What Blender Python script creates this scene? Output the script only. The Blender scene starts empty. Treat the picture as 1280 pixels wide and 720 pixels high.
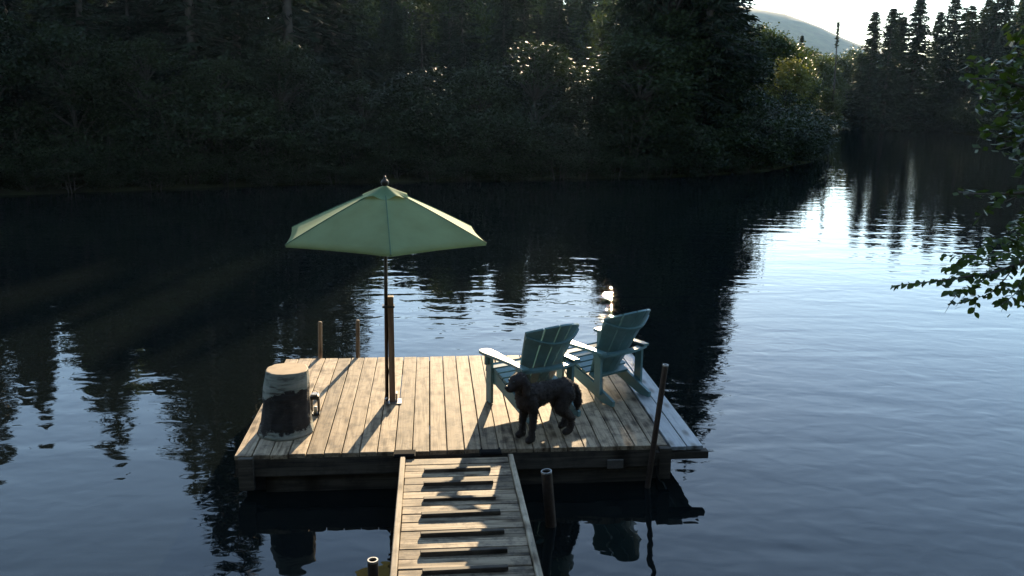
import bpy, bmesh, math, random
import numpy as np
from mathutils import Vector, Matrix, noise as mnoise

R = math.radians
S = bpy.context.scene
C = S.collection

# ------------------------------------------------------------------ camera
F, CX, CY = 1110.0, 640.0, 360.0            # focal length and centre in photo pixels
TH = math.atan(247 / 1110.0)                # pitch below the horizon
ROLL = R(0.6)
H = 3.6                                     # eye above the water
cam = bpy.data.cameras.new('camera')
cam.sensor_width = 36.0
cam.lens = 36.0 * F / 1280.0
cam.clip_start = 0.05
cam.clip_end = 6000
camo = bpy.data.objects.new('camera', cam)
C.objects.link(camo)
fw = Vector((0, math.cos(TH), -math.sin(TH)))
up0 = Vector((0, math.sin(TH), math.cos(TH)))
rt0 = Vector((1, 0, 0))
rt = rt0 * math.cos(ROLL) + up0 * math.sin(ROLL)
up = up0 * math.cos(ROLL) - rt0 * math.sin(ROLL)
camo.matrix_world = Matrix(((rt.x, up.x, -fw.x, 0), (rt.y, up.y, -fw.y, 0), (rt.z, up.z, -fw.z, H), (0, 0, 0, 1)))
S.camera = camo

# ------------------------------------------------------------------ sky and sun
SUN_AZ, SUN_EL = R(6.4), R(13.4)
w = bpy.data.worlds.new('World')
S.world = w
w.use_nodes = True
nt = w.node_tree
nt.nodes.clear()
sky = nt.nodes.new('ShaderNodeTexSky')
sky.sky_type = 'NISHITA'
sky.sun_disc = False
sky.sun_elevation = SUN_EL
sky.sun_rotation = SUN_AZ
sky.altitude = 300
sky.air_density = 0.9
sky.dust_density = 0.05
sky.ozone_density = 0.7
bg = nt.nodes.new('ShaderNodeBackground')
bg.inputs[1].default_value = 0.12
wo = nt.nodes.new('ShaderNodeOutputWorld')
nt.links.new(sky.outputs[0], bg.inputs[0])
nt.links.new(bg.outputs[0], wo.inputs[0])

sl = bpy.data.lights.new('sun', 'SUN')
sl.energy = 5.0
sl.angle = R(0.53)
sl.color = (1.0, 0.78, 0.50)
so = bpy.data.objects.new('sun', sl)
C.objects.link(so)
sun_dir = Vector((math.sin(SUN_AZ) * math.cos(SUN_EL), math.cos(SUN_AZ) * math.cos(SUN_EL), math.sin(SUN_EL)))
so.rotation_euler = sun_dir.to_track_quat('Z', 'Y').to_euler()
so.location = (6, 40, 30)

S.view_settings.view_transform = 'Standard'
S.view_settings.look = 'None'
S.view_settings.exposure = 1.9
S.view_settings.gamma = 1.0
S.view_settings.use_curve_mapping = False
S.render.engine = 'CYCLES'
cy = S.cycles
cy.use_denoising = True
try:
    cy.denoiser = 'OPENIMAGEDENOISE'
except Exception:
    pass
cy.max_bounces = 5
cy.diffuse_bounces = 2
cy.glossy_bounces = 2
cy.transmission_bounces = 3
cy.volume_bounces = 0
cy.transparent_max_bounces = 6
cy.sample_clamp_indirect = 6.0
cy.caustics_reflective = False
cy.caustics_refractive = False


# ------------------------------------------------------------------ helpers
def ray(x, y):
    u, v = x - CX, CY - y
    c, s = math.cos(ROLL), math.sin(ROLL)
    u, v = (u * c - v * s) / F, (u * s + v * c) / F
    return Vector((u, math.cos(TH) + v * math.sin(TH), -math.sin(TH) + v * math.cos(TH)))


def PZ(x, y, z):            # photo pixel on the level z
    d = ray(x, y)
    return d * ((z - H) / d.z) + Vector((0, 0, H))


def PY(x, y, Y):            # photo pixel at the distance Y
    d = ray(x, y)
    return d * (Y / d.y) + Vector((0, 0, H))


def az_of(xp, yp=150):
    d = ray(xp, yp)
    return math.degrees(math.atan2(d.x, d.y))


class MB:
    def __init__(s):
        s.v, s.f = [], []

    def add(s, vs, fs):
        o = len(s.v)
        s.v += [tuple(v) for v in vs]
        s.f += [tuple(i + o for i in f) for f in fs]

    def box(s, c, d, m=None, ch=0.0):
        hx, hy, hz = d[0] / 2, d[1] / 2, d[2] / 2
        if ch <= 0:
            vs = [Vector((sx * hx, sy * hy, sz * hz)) for sz in (-1, 1) for sy in (-1, 1) for sx in (-1, 1)]
            fs = [(0, 2, 3, 1), (4, 5, 7, 6), (0, 1, 5, 4), (2, 6, 7, 3), (0, 4, 6, 2), (1, 3, 7, 5)]
        else:
            vs = []
            for z, i in ((-hz, 0), (hz - ch, 0), (hz, ch)):
                vs += [Vector((sx * (hx - i), sy * (hy - i), z)) for sx, sy in ((-1, -1), (1, -1), (1, 1), (-1, 1))]
            fs = [(3, 2, 1, 0), (8, 9, 10, 11)]
            for L in (0, 4):
                fs += [(L + k, L + (k + 1) % 4, L + 4 + (k + 1) % 4, L + 4 + k) for k in range(4)]
        if m is not None:
            vs = [m @ v for v in vs]
        c = Vector(c)
        s.add([v + c for v in vs], fs)
        return s

    def tube(s, pts, rad, n=8, cap=True):
        pts = [Vector(p) for p in pts]
        if not isinstance(rad, (list, tuple)):
            rad = [rad] * len(pts)
        vs, fs = [], []
        t0 = (pts[1] - pts[0]).normalized()
        a = t0.orthogonal().normalized()
        for i, p in enumerate(pts):
            t = (pts[min(i + 1, len(pts) - 1)] - pts[max(i - 1, 0)]).normalized()
            a = (a - t * a.dot(t)).normalized()
            b = t.cross(a)
            for k in range(n):
                g = 2 * math.pi * k / n
                vs.append(p + (a * math.cos(g) + b * math.sin(g)) * rad[i])
        for i in range(len(pts) - 1):
            for k in range(n):
                fs.append((i * n + k, i * n + (k + 1) % n, (i + 1) * n + (k + 1) % n, (i + 1) * n + k))
        if cap:
            fs.append(tuple(reversed(range(n))))
            fs.append(tuple(range((len(pts) - 1) * n, len(pts) * n)))
        s.add(vs, fs)
        return s

    def prism(s, poly, z0, z1, m=None):
        n = len(poly)
        vs = [Vector((p[0], p[1], z0)) for p in poly] + [Vector((p[0], p[1], z1)) for p in poly]
        if m is not None:
            vs = [m @ v for v in vs]
        s.add(vs, [tuple(reversed(range(n))), tuple(range(n, 2 * n))] + [(k, (k + 1) % n, n + (k + 1) % n, n + k) for k in range(n)])
        return s

    def lathe(s, prof, c=(0, 0, 0), n=16):
        vs, fs = [], []
        for r, z in prof:
            for k in range(n):
                g = 2 * math.pi * k / n
                vs.append(Vector(c) + Vector((r * math.cos(g), r * math.sin(g), z)))
        for i in range(len(prof) - 1):
            for k in range(n):
                fs.append((i * n + k, i * n + (k + 1) % n, (i + 1) * n + (k + 1) % n, (i + 1) * n + k))
        fs.append(tuple(reversed(range(n))))
        fs.append(tuple(range((len(prof) - 1) * n, len(prof) * n)))
        s.add(vs, fs)
        return s

    def mesh(s, name, mat, smooth=False):
        me = bpy.data.meshes.new(name)
        me.from_pydata([tuple(v) for v in s.v], [], s.f)
        if smooth:
            me.polygons.foreach_set('use_smooth', [True] * len(me.polygons))
        me.materials.append(mat)
        me.update()
        return me

    def build(s, name, mat, parent=None, smooth=False, loc=None):
        return link(name, s.mesh(name, mat, smooth), parent, loc)


def link(name, me, parent=None, loc=None, rot=None):
    o = bpy.data.objects.new(name, me)
    C.objects.link(o)
    if parent is not None:
        o.parent = parent
    if loc is not None:
        o.location = loc
    if rot is not None:
        o.rotation_euler = rot
    return o


def tag(o, label, cat, group=None):
    o['label'] = label
    o['category'] = cat
    if group:
        o['group'] = group
    return o


def thing(name, label, cat, loc=(0, 0, 0), rz=0.0, group=None):
    o = link(name, None, None, loc, (0, 0, rz))
    return tag(o, label, cat, group)


def smooth_auto(o, ang=40):
    me = o.data
    me.polygons.foreach_set('use_smooth', [True] * len(me.polygons))
    try:
        me.set_sharp_from_angle(angle=R(ang))
    except Exception:
        pass


# ------------------------------------------------------------------ materials
def mat(name):
    m = bpy.data.materials.new(name)
    m.use_nodes = True
    t = m.node_tree
    b = t.nodes['Principled BSDF']
    return m, t, b


def N(t, typ, **kw):
    n = t.nodes.new(typ)
    for k, v in kw.items():
        if k.startswith('i_'):
            n.inputs[k[2:].replace('_', ' ')].default_value = v
        else:
            setattr(n, k, v)
    return n


def ramp(t, stops):
    n = t.nodes.new('ShaderNodeValToRGB')
    e = n.color_ramp.elements
    while len(e) < len(stops):
        e.new(0.5)
    for k, (p, c) in enumerate(stops):
        e[k].position = p
        e[k].color = (*c, 1)
    return n


def plain(name, col, rough=0.6, metal=0.0, var=0.15, scale=12.0, bump=0.0):
    m, t, b = mat(name)
    L = t.links.new
    tc = N(t, 'ShaderNodeTexCoord')
    nz = N(t, 'ShaderNodeTexNoise', i_Scale=scale, i_Detail=5.0, i_Roughness=0.6)
    L(tc.outputs['Object'], nz.inputs['Vector'])
    rp = ramp(t, [(0.25, tuple(c * (1 - var) for c in col)), (0.75, tuple(min(1, c * (1 + var)) for c in col))])
    L(nz.outputs['Fac'], rp.inputs[0])
    L(rp.outputs[0], b.inputs['Base Color'])
    b.inputs['Roughness'].default_value = rough
    b.inputs['Metallic'].default_value = metal
    if bump:
        bp = N(t, 'ShaderNodeBump', i_Strength=0.6, i_Distance=bump)
        L(nz.outputs['Fac'], bp.inputs['Height'])
        L(bp.outputs[0], b.inputs['Normal'])
    return m


def wood(name, dark, mid, light, axis='Y', rough=0.75, stain=0.35, grain=0.0015, rvar=0.3):
    m, t, b = mat(name)
    L = t.links.new
    tc = N(t, 'ShaderNodeTexCoord')
    oi = N(t, 'ShaderNodeObjectInfo')
    off = N(t, 'ShaderNodeVectorMath', operation='SCALE')
    cmb = N(t, 'ShaderNodeCombineXYZ', i_X=37.0, i_Y=53.0, i_Z=11.0)
    L(cmb.outputs[0], off.inputs[0])
    L(oi.outputs['Random'], off.inputs['Scale'])
    ad = N(t, 'ShaderNodeVectorMath', operation='ADD')
    L(tc.outputs['Object'], ad.inputs[0])
    L(off.outputs[0], ad.inputs[1])
    mp = N(t, 'ShaderNodeMapping')
    mp.inputs['Scale'].default_value = {'Y': (26, 1.3, 26), 'X': (1.3, 26, 26), 'Z': (26, 26, 1.3)}[axis]
    L(ad.outputs[0], mp.inputs[0])
    g = N(t, 'ShaderNodeTexNoise', i_Scale=1.0, i_Detail=7.0, i_Roughness=0.62, i_Distortion=0.9)
    L(mp.outputs[0], g.inputs['Vector'])
    rp = ramp(t, [(0.34, dark), (0.48, mid), (0.66, light)])
    L(g.outputs['Fac'], rp.inputs[0])
    # knots
    mk = N(t, 'ShaderNodeMapping')
    mk.inputs['Scale'].default_value = {'Y': (6, 2.0, 6), 'X': (2.0, 6, 6), 'Z': (7, 7, 2.4)}[axis]
    L(ad.outputs[0], mk.inputs[0])
    vo = N(t, 'ShaderNodeTexVoronoi', voronoi_dimensions='3D' if axis == 'Z' else '2D', i_Scale=1.0)
    L(mk.outputs[0], vo.inputs['Vector'])
    kr = ramp(t, [(0.0, (0.12, 0.10, 0.08)), (0.11, (0.42, 0.38, 0.34)), (0.2, (0.86, 0.85, 0.84)), (0.3, (1, 1, 1))])
    L(vo.outputs['Distance'], kr.inputs[0])
    # weather stains
    sn = N(t, 'ShaderNodeTexNoise', i_Scale=6.5, i_Detail=8.0, i_Roughness=0.72)
    L(ad.outputs[0], sn.inputs['Vector'])
    sr = ramp(t, [(0.38, (1 - stain, 1 - stain, 1 - stain * 0.95)), (0.52, (1, 1, 1))])
    L(sn.outputs['Fac'], sr.inputs[0])
    m1 = N(t, 'ShaderNodeMixRGB', blend_type='MULTIPLY')
    m1.inputs[0].default_value = 0.9
    L(rp.outputs[0], m1.inputs[1])
    L(kr.outputs[0], m1.inputs[2])
    m2 = N(t, 'ShaderNodeMixRGB', blend_type='MULTIPLY')
    m2.inputs[0].default_value = 1.0
    L(m1.outputs[0], m2.inputs[1])
    L(sr.outputs[0], m2.inputs[2])
    mr = N(t, 'ShaderNodeMapRange')
    mr.inputs['To Min'].default_value = 1 - rvar
    mr.inputs['To Max'].default_value = 1 + rvar * 0.5
    L(oi.outputs['Random'], mr.inputs[0])
    hs = N(t, 'ShaderNodeHueSaturation')
    L(mr.outputs[0], hs.inputs['Value'])
    L(m2.outputs[0], hs.inputs['Color'])
    L(hs.outputs[0], b.inputs['Base Color'])
    b.inputs['Roughness'].default_value = rough
    b.inputs['Specular IOR Level'].default_value = 0.22
    bp = N(t, 'ShaderNodeBump', i_Strength=0.8, i_Distance=grain)
    L(g.outputs['Fac'], bp.inputs['Height'])
    L(bp.outputs[0], b.inputs['Normal'])
    return m


def leaf_mat(name, c1, c2, trans=0.35, rough=0.5, tcol=None):
    m = bpy.data.materials.new(name)
    m.use_nodes = True
    t = m.node_tree
    L = t.links.new
    t.nodes.clear()
    out = N(t, 'ShaderNodeOutputMaterial')
    oi = N(t, 'ShaderNodeObjectInfo')
    geo = N(t, 'ShaderNodeNewGeometry')
    nz = N(t, 'ShaderNodeTexNoise', i_Scale=0.9, i_Detail=3.0)
    tc = N(t, 'ShaderNodeTexCoord')
    L(tc.outputs['Object'], nz.inputs['Vector'])
    ad = N(t, 'ShaderNodeMath', operation='ADD')
    L(geo.outputs['Random Per Island'], ad.inputs[0])
    L(nz.outputs['Fac'], ad.inputs[1])
    a2 = N(t, 'ShaderNodeMath', operation='ADD')
    L(ad.outputs[0], a2.inputs[0])
    L(oi.outputs['Random'], a2.inputs[1])
    dv = N(t, 'ShaderNodeMath', operation='DIVIDE')
    L(a2.outputs[0], dv.inputs[0])
    dv.inputs[1].default_value = 3.0
    rp = ramp(t, [(0.25, c1), (0.75, c2)])
    L(dv.outputs[0], rp.inputs[0])
    pb = N(t, 'ShaderNodeBsdfPrincipled')
    pb.inputs['Roughness'].default_value = rough
    pb.inputs['Specular IOR Level'].default_value = 0.2
    L(rp.outputs[0], pb.inputs['Base Color'])
    tr = N(t, 'ShaderNodeBsdfTranslucent')
    if tcol is None:
        tcol = (1.5, 1.5, 0.6)
    mm = N(t, 'ShaderNodeMixRGB', blend_type='MULTIPLY')
    mm.inputs[0].default_value = 1
    mm.inputs[2].default_value = (*tcol, 1)
    L(rp.outputs[0], mm.inputs[1])
    L(mm.outputs[0], tr.inputs['Color'])
    mx = N(t, 'ShaderNodeMixShader')
    mx.inputs[0].default_value = trans
    L(pb.outputs[0], mx.inputs[1])
    L(tr.outputs[0], mx.inputs[2])
    L(mx.outputs[0], out.inputs['Surface'])
    return m


M = {}
M['deck'] = wood('weathered_deck_wood', (0.15, 0.105, 0.065), (0.35, 0.26, 0.165), (0.47, 0.36, 0.24), stain=0.55, grain=0.003, rvar=0.4)
M['ext'] = wood('pale_grey_plank', (0.27, 0.28, 0.28), (0.36, 0.37, 0.37), (0.45, 0.45, 0.44), rough=0.38, stain=0.15, rvar=0.08)
M['gang'] = wood('gangway_wood', (0.12, 0.088, 0.058), (0.28, 0.215, 0.14), (0.41, 0.32, 0.215), axis='X', stain=0.6, grain=0.003, rvar=0.4)
M['rail'] = wood('gangway_rail_wood', (0.22, 0.18, 0.13), (0.37, 0.30, 0.21), (0.48, 0.40, 0.29), axis='Y')
M['cleat'] = wood('dark_cleat_wood', (0.045, 0.038, 0.03), (0.075, 0.062, 0.047), (0.12, 0.10, 0.075), axis='X')
M['beam'] = wood('dark_beam_wood', (0.04, 0.034, 0.028), (0.075, 0.062, 0.047), (0.12, 0.10, 0.075), axis='X')  # darker tones than the deck wood
M['post'] = wood('brown_post_wood', (0.09, 0.058, 0.038), (0.17, 0.11, 0.07), (0.26, 0.17, 0.11), axis='Z', stain=0.2)
M['pole'] = wood('peeled_pole_wood', (0.13, 0.085, 0.05), (0.22, 0.15, 0.09), (0.31, 0.22, 0.14), axis='Z', stain=0.3)
M['rust'] = plain('rusty_pipe', (0.055, 0.036, 0.026), 0.6, 0.35, 0.45, 30, 0.001)
M['steel'] = plain('worn_galvanised_steel', (0.42, 0.41, 0.39), 0.38, 0.85, 0.25, 25)
M['black'] = plain('black_painted_metal', (0.015, 0.015, 0.016), 0.35, 0.3, 0.2, 40)
M['bronze'] = plain('dark_bronze_pole', (0.03, 0.024, 0.02), 0.35, 0.6, 0.2, 20)
M['rubber'] = plain('black_rubber', (0.012, 0.012, 0.012), 1.0, 0, 0.3, 20)
M['rubber'].node_tree.nodes['Principled BSDF'].inputs['Specular IOR Level'].default_value = 0.08
M['teal'] = plain('teal_chair_plastic', (0.105, 0.20, 0.205), 0.38, 0, 0.16, 14)
M['float'] = plain('dark_float_plastic', (0.02, 0.022, 0.025), 0.5, 0, 0.2, 5)
M['candle'] = plain('wax_candle', (0.75, 0.68, 0.52), 0.5, 0, 0.05, 20)
M['plate'] = plain('faded_plate', (0.11, 0.095, 0.078), 0.55, 0, 0.3, 25)


def make_canopy():
    m = bpy.data.materials.new('green_canopy_fabric')
    m.use_nodes = True
    t = m.node_tree
    L = t.links.new
    t.nodes.clear()
    out = N(t, 'ShaderNodeOutputMaterial')
    tc = N(t, 'ShaderNodeTexCoord')
    nz = N(t, 'ShaderNodeTexNoise', i_Scale=3.0, i_Detail=6.0, i_Roughness=0.6)
    L(tc.outputs['Object'], nz.inputs['Vector'])
    rp = ramp(t, [(0.32, (0.125, 0.215, 0.11)), (0.68, (0.20, 0.315, 0.17))])
    L(nz.outputs['Fac'], rp.inputs[0])
    d = N(t, 'ShaderNodeBsdfPrincipled')
    d.inputs['Roughness'].default_value = 0.85
    d.inputs['Specular IOR Level'].default_value = 0.15
    L(rp.outputs[0], d.inputs['Base Color'])
    wv = N(t, 'ShaderNodeTexNoise', i_Scale=180.0, i_Detail=2.0)
    L(tc.outputs['Object'], wv.inputs['Vector'])
    bp = N(t, 'ShaderNodeBump', i_Strength=0.4, i_Distance=0.0006)
    L(wv.outputs['Fac'], bp.inputs['Height'])
    L(bp.outputs[0], d.inputs['Normal'])
    tr = N(t, 'ShaderNodeBsdfTranslucent')
    tr.inputs['Color'].default_value = (0.60, 0.64, 0.30, 1)
    mx = N(t, 'ShaderNodeMixShader')
    mx.inputs[0].default_value = 0.26
    L(d.outputs[0], mx.inputs[1])
    L(tr.outputs[0], mx.inputs[2])
    L(mx.outputs[0], out.inputs['Surface'])
    return m


M['canopy'] = make_canopy()
M['seam'] = plain('dark_green_seam_tape', (0.085, 0.15, 0.08), 0.9)


def make_bark():
    m, t, b = mat('birch_bark')
    L = t.links.new
    tc = N(t, 'ShaderNodeTexCoord')
    mp = N(t, 'ShaderNodeMapping')
    mp.inputs['Scale'].default_value = (2.2, 2.2, 13)
    L(tc.outputs['Object'], mp.inputs[0])
    n1 = N(t, 'ShaderNodeTexNoise', i_Scale=1.3, i_Detail=7.0, i_Roughness=0.65)
    L(mp.outputs[0], n1.inputs['Vector'])
    r1 = ramp(t, [(0.38, (0.05, 0.042, 0.034)), (0.46, (0.21, 0.225, 0.185)), (0.72, (0.38, 0.35, 0.29))])
    L(n1.outputs['Fac'], r1.inputs[0])
    # the outer bark has peeled off round the middle and shows dark inner bark
    sx = N(t, 'ShaderNodeSeparateXYZ')
    L(tc.outputs['Object'], sx.inputs[0])
    n2 = N(t, 'ShaderNodeTexNoise', i_Scale=4.5, i_Detail=7.0, i_Roughness=0.68)
    L(tc.outputs['Object'], n2.inputs['Vector'])
    ma = N(t, 'ShaderNodeMath', operation='MULTIPLY_ADD')
    L(n2.outputs['Fac'], ma.inputs[0])
    ma.inputs[1].default_value = 0.55
    L(sx.outputs['Z'], ma.inputs[2])
    mx_ = N(t, 'ShaderNodeMath', operation='MULTIPLY_ADD')
    L(sx.outputs['X'], mx_.inputs[0])
    mx_.inputs[1].default_value = -0.22
    L(ma.outputs[0], mx_.inputs[2])
    rb = ramp(t, [(0.335, (0, 0, 0)), (0.35, (1, 1, 1)), (0.685, (1, 1, 1)), (0.70, (0, 0, 0))])
    L(mx_.outputs[0], rb.inputs[0])
    mb_ = N(t, 'ShaderNodeTexNoise', i_Scale=14.0, i_Detail=5.0)
    L(tc.outputs['Object'], mb_.inputs['Vector'])
    r2 = ramp(t, [(0.35, (0.008, 0.007, 0.006)), (0.65, (0.026, 0.021, 0.017)), (0.8, (0.10, 0.085, 0.07))])
    L(mb_.outputs['Fac'], r2.inputs[0])
    mix = N(t, 'ShaderNodeMixRGB')
    L(rb.outputs[0], mix.inputs[0])
    L(r1.outputs[0], mix.inputs[1])
    L(r2.outputs[0], mix.inputs[2])
    L(mix.outputs[0], b.inputs['Base Color'])
    b.inputs['Roughness'].default_value = 0.85
    bp = N(t, 'ShaderNodeBump', i_Strength=1.0, i_Distance=0.02)
    sb = N(t, 'ShaderNodeMath', operation='SUBTRACT')
    L(n1.outputs['Fac'], sb.inputs[0])
    L(rb.outputs[0], sb.inputs[1])
    L(sb.outputs[0], bp.inputs['Height'])
    L(bp.outputs[0], b.inputs['Normal'])
    return m


M['bark'] = make_bark()


def make_cut():
    m, t, b = mat('sawn_log_end')
    L = t.links.new
    tc = N(t, 'ShaderNodeTexCoord')
    wv = N(t, 'ShaderNodeTexWave', wave_type='RINGS', rings_direction='Z', i_Scale=22.0, i_Distortion=2.5, i_Detail=3.0)
    L(tc.outputs['Object'], wv.inputs['Vector'])
    nz = N(t, 'ShaderNodeTexNoise', i_Scale=9.0, i_Detail=6.0)
    L(tc.outputs['Object'], nz.inputs['Vector'])
    r1 = ramp(t, [(0.3, (0.28, 0.19, 0.11)), (0.7, (0.42, 0.30, 0.18))])
    L(nz.outputs['Fac'], r1.inputs[0])
    r2 = ramp(t, [(0.2, (0.85, 0.85, 0.85)), (0.8, (1, 1, 1))])
    L(wv.outputs['Fac'], r2.inputs[0])
    mm = N(t, 'ShaderNodeMixRGB', blend_type='MULTIPLY')
    mm.inputs[0].default_value = 1
    L(r1.outputs[0], mm.inputs[1])
    L(r2.outputs[0], mm.inputs[2])
    L(mm.outputs[0], b.inputs['Base Color'])
    b.inputs['Roughness'].default_value = 0.8
    return m


M['cut'] = make_cut()
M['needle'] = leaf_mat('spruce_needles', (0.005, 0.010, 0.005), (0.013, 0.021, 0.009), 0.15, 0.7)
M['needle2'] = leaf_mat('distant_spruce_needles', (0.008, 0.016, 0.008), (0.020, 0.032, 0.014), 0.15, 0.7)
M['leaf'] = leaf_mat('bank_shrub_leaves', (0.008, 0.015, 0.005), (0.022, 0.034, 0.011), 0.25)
M['leafy'] = leaf_mat('sun_tinted_leaves', (0.075, 0.088, 0.028), (0.15, 0.145, 0.045), 0.35)  # sunlight on the leaves is put into this brighter yellow colour
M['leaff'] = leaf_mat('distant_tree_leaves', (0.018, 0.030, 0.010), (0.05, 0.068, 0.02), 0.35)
M['leafn'] = leaf_mat('alder_leaves', (0.035, 0.062, 0.016), (0.09, 0.13, 0.035), 0.35, 0.42)
M['trunk'] = plain('forest_bark', (0.05, 0.04, 0.032), 0.9, 0, 0.4, 8, 0.01)
M['twig'] = plain('alder_bark', (0.06, 0.05, 0.04), 0.8, 0, 0.3, 20, 0.002)
M['fur'] = plain('dark_brown_fur', (0.020, 0.0125, 0.009), 0.85, 0, 0.5, 14)
M['nose'] = plain('black_dog_nose', (0.008, 0.008, 0.008), 0.55, 0, 0.1, 10)


def make_ground():
    m, t, b = mat('forest_floor')
    L = t.links.new
    tc = N(t, 'ShaderNodeTexCoord')
    n1 = N(t, 'ShaderNodeTexNoise', i_Scale=0.6, i_Detail=9.0, i_Roughness=0.65)
    L(tc.outputs['Object'], n1.inputs['Vector'])
    r1 = ramp(t, [(0.35, (0.022, 0.018, 0.012)), (0.5, (0.03, 0.032, 0.014)), (0.68, (0.045, 0.055, 0.02))])
    L(n1.outputs['Fac'], r1.inputs[0])
    L(r1.outputs[0], b.inputs['Base Color'])
    b.inputs['Roughness'].default_value = 1.0
    b.inputs['Specular IOR Level'].default_value = 0.0
    bp = N(t, 'ShaderNodeBump', i_Strength=0.8, i_Distance=0.15)
    L(n1.outputs['Fac'], bp.inputs['Height'])
    L(bp.outputs[0], b.inputs['Normal'])
    return m


M['ground'] = make_ground()


def make_hill():
    m, t, b = mat('forested_hill')
    L = t.links.new
    tc = N(t, 'ShaderNodeTexCoord')
    n1 = N(t, 'ShaderNodeTexNoise', i_Scale=0.06, i_Detail=8.0, i_Roughness=0.7)
    L(tc.outputs['Object'], n1.inputs['Vector'])
    r1 = ramp(t, [(0.35, (0.018, 0.03, 0.016)), (0.65, (0.045, 0.062, 0.03))])
    L(n1.outputs['Fac'], r1.inputs[0])
    L(r1.outputs[0], b.inputs['Base Color'])
    b.inputs['Roughness'].default_value = 1.0
    return m


M['hill'] = make_hill()


def make_water():
    m, t, b = mat('pond_water')
    L = t.links.new
    b.inputs['Base Color'].default_value = (0.004, 0.006, 0.006, 1)
    b.inputs['Roughness'].default_value = 0.015
    b.inputs['IOR'].default_value = 1.333
    b.inputs['Specular IOR Level'].default_value = 0.5
    tc = N(t, 'ShaderNodeTexCoord')

    def lay(scale, rot, amp, det=2.0, dist=0.0, rough=0.5):
        mp = N(t, 'ShaderNodeMapping')
        mp.inputs['Rotation'].default_value = (0, 0, R(rot))
        mp.inputs['Scale'].default_value = scale
        L(tc.outputs['Object'], mp.inputs[0])
        n = N(t, 'ShaderNodeTexNoise', i_Scale=1.0, i_Detail=det, i_Roughness=rough, i_Distortion=dist)
        L(mp.outputs[0], n.inputs['Vector'])
        a = N(t, 'ShaderNodeMath', operation='MULTIPLY')
        L(n.outputs['Fac'], a.inputs[0])
        a.inputs[1].default_value = amp
        return a.outputs[0]

    def add(a, c):
        n = N(t, 'ShaderNodeMath', operation='ADD')
        L(a, n.inputs[0])
        L(c, n.inputs[1])
        return n.outputs[0]
    # short wavelets, their strength patchy like cat's paws of breeze
    short = lay((3.2, 4.2, 1), 20, 0.0046, 1.2, 0.4)
    patch = lay((0.10, 0.13, 1), 0, 1.0, 3.0)
    pr = N(t, 'ShaderNodeMapRange')
    pr.inputs['From Min'].default_value = 0.35
    pr.inputs['From Max'].default_value = 0.65
    pr.inputs['To Min'].default_value = 0.35
    pr.inputs['To Max'].default_value = 1.2
    L(patch, pr.inputs[0])
    sm = N(t, 'ShaderNodeMath', operation='MULTIPLY')
    L(short, sm.inputs[0])
    L(pr.outputs[0], sm.inputs[1])
    h = add(sm.outputs[0], lay((0.5, 1.4, 1), -14, 0.009, 1.5, 0.6))
    h = add(h, lay((0.8, 2.2, 1), 9, 0.0028, 0.5, 0.4))
    h = add(h, lay((0.16, 0.22, 1), 35, 0.012, 1.0))
    bp = N(t, 'ShaderNodeBump', i_Strength=1.0, i_Distance=1.0)
    L(h, bp.inputs['Height'])
    L(bp.outputs[0], b.inputs['Normal'])
    return m


M['water'] = make_water()

# ------------------------------------------------------------------ ground, water, hill
POND = [(-70, 10), (-45, 19), (-24, 26), (-15, 30.5), (-7, 34.5), (0, 36.5), (7, 38.5), (12, 42), (16, 48), (18.5, 56),
        (23, 70), (31, 95), (36, 112), (46, 114), (44.5, 95), (42, 84), (43, 72), (46, 60), (44, 45), (38, 30), (28, 16),
        (14, 6), (7, 4.2), (2, 3.3), (-3, 3.3), (-10, 4), (-30, 4), (-70, 2)]
PA = np.array(POND, float)


def sdist(X, Y):
    X = np.asarray(X, float)
    Y = np.asarray(Y, float)
    best = np.full(X.shape, 1e9)
    ins = np.zeros(X.shape, bool)
    n = len(PA)
    for i in range(n):
        a, b = PA[i], PA[(i + 1) % n]
        ex, ey = b - a
        tt = np.clip(((X - a[0]) * ex + (Y - a[1]) * ey) / (ex * ex + ey * ey), 0, 1)
        best = np.minimum(best, np.hypot(X - a[0] - tt * ex, Y - a[1] - tt * ey))
        cr = ((a[1] > Y) != (b[1] > Y))
        xi = (b[0] - a[0]) * (Y - a[1]) / (b[1] - a[1] + 1e-12) + a[0]
        ins ^= cr & (X < xi)
    return np.where(ins, -best, best)


def gz(X, Y):
    X = np.asarray(X, float)
    Y = np.asarray(Y, float)
    d = sdist(X, Y)
    out = 0.12 * np.tanh(d / 0.4) + 0.05 * np.minimum(d, 60) + 0.12 * np.sin(X * 0.7 + Y * 0.31) * np.clip(d / 4, 0, 1)
    near = np.clip((12 - Y) / 6, 0, 1) * np.clip((20 - np.abs(X)) / 8, 0, 1)
    out = out + near * 0.50 * np.clip(d, 0, 3.4)
    left = np.clip((-6 - X) / 12, 0, 1) * (1 - near)
    out = out + left * 0.12 * np.clip(d - 2, 0, 25)
    ins = -np.minimum(1.6, -0.45 * d)
    return np.where(d > 0, out, ins)


def axis_coords(a, b, step, lo, hi):
    xs = list(np.arange(a, b + 1e-6, step))
    s = step
    v = b
    while v < hi:
        s *= 1.35
        v += s
        xs.append(v)
    s = step
    v = a
    pre = []
    while v > lo:
        s *= 1.35
        v -= s
        pre.append(v)
    return np.unique(np.clip(np.array(pre[::-1] + xs), lo, hi))


gx = axis_coords(-72, 60, 1.0, -1400, 1400)
gy = axis_coords(-6, 118, 1.0, -550, 1520)
GX, GY = np.meshgrid(gx, gy)
GZ = gz(GX, GY)
gv = np.stack([GX.ravel(), GY.ravel(), GZ.ravel()], 1)
nx, ny = len(gx), len(gy)
ii, jj = np.meshgrid(np.arange(nx - 1), np.arange(ny - 1))
a0 = (jj * nx + ii).ravel()
gf = np.stack([a0, a0 + 1, a0 + nx + 1, a0 + nx], 1)


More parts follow.
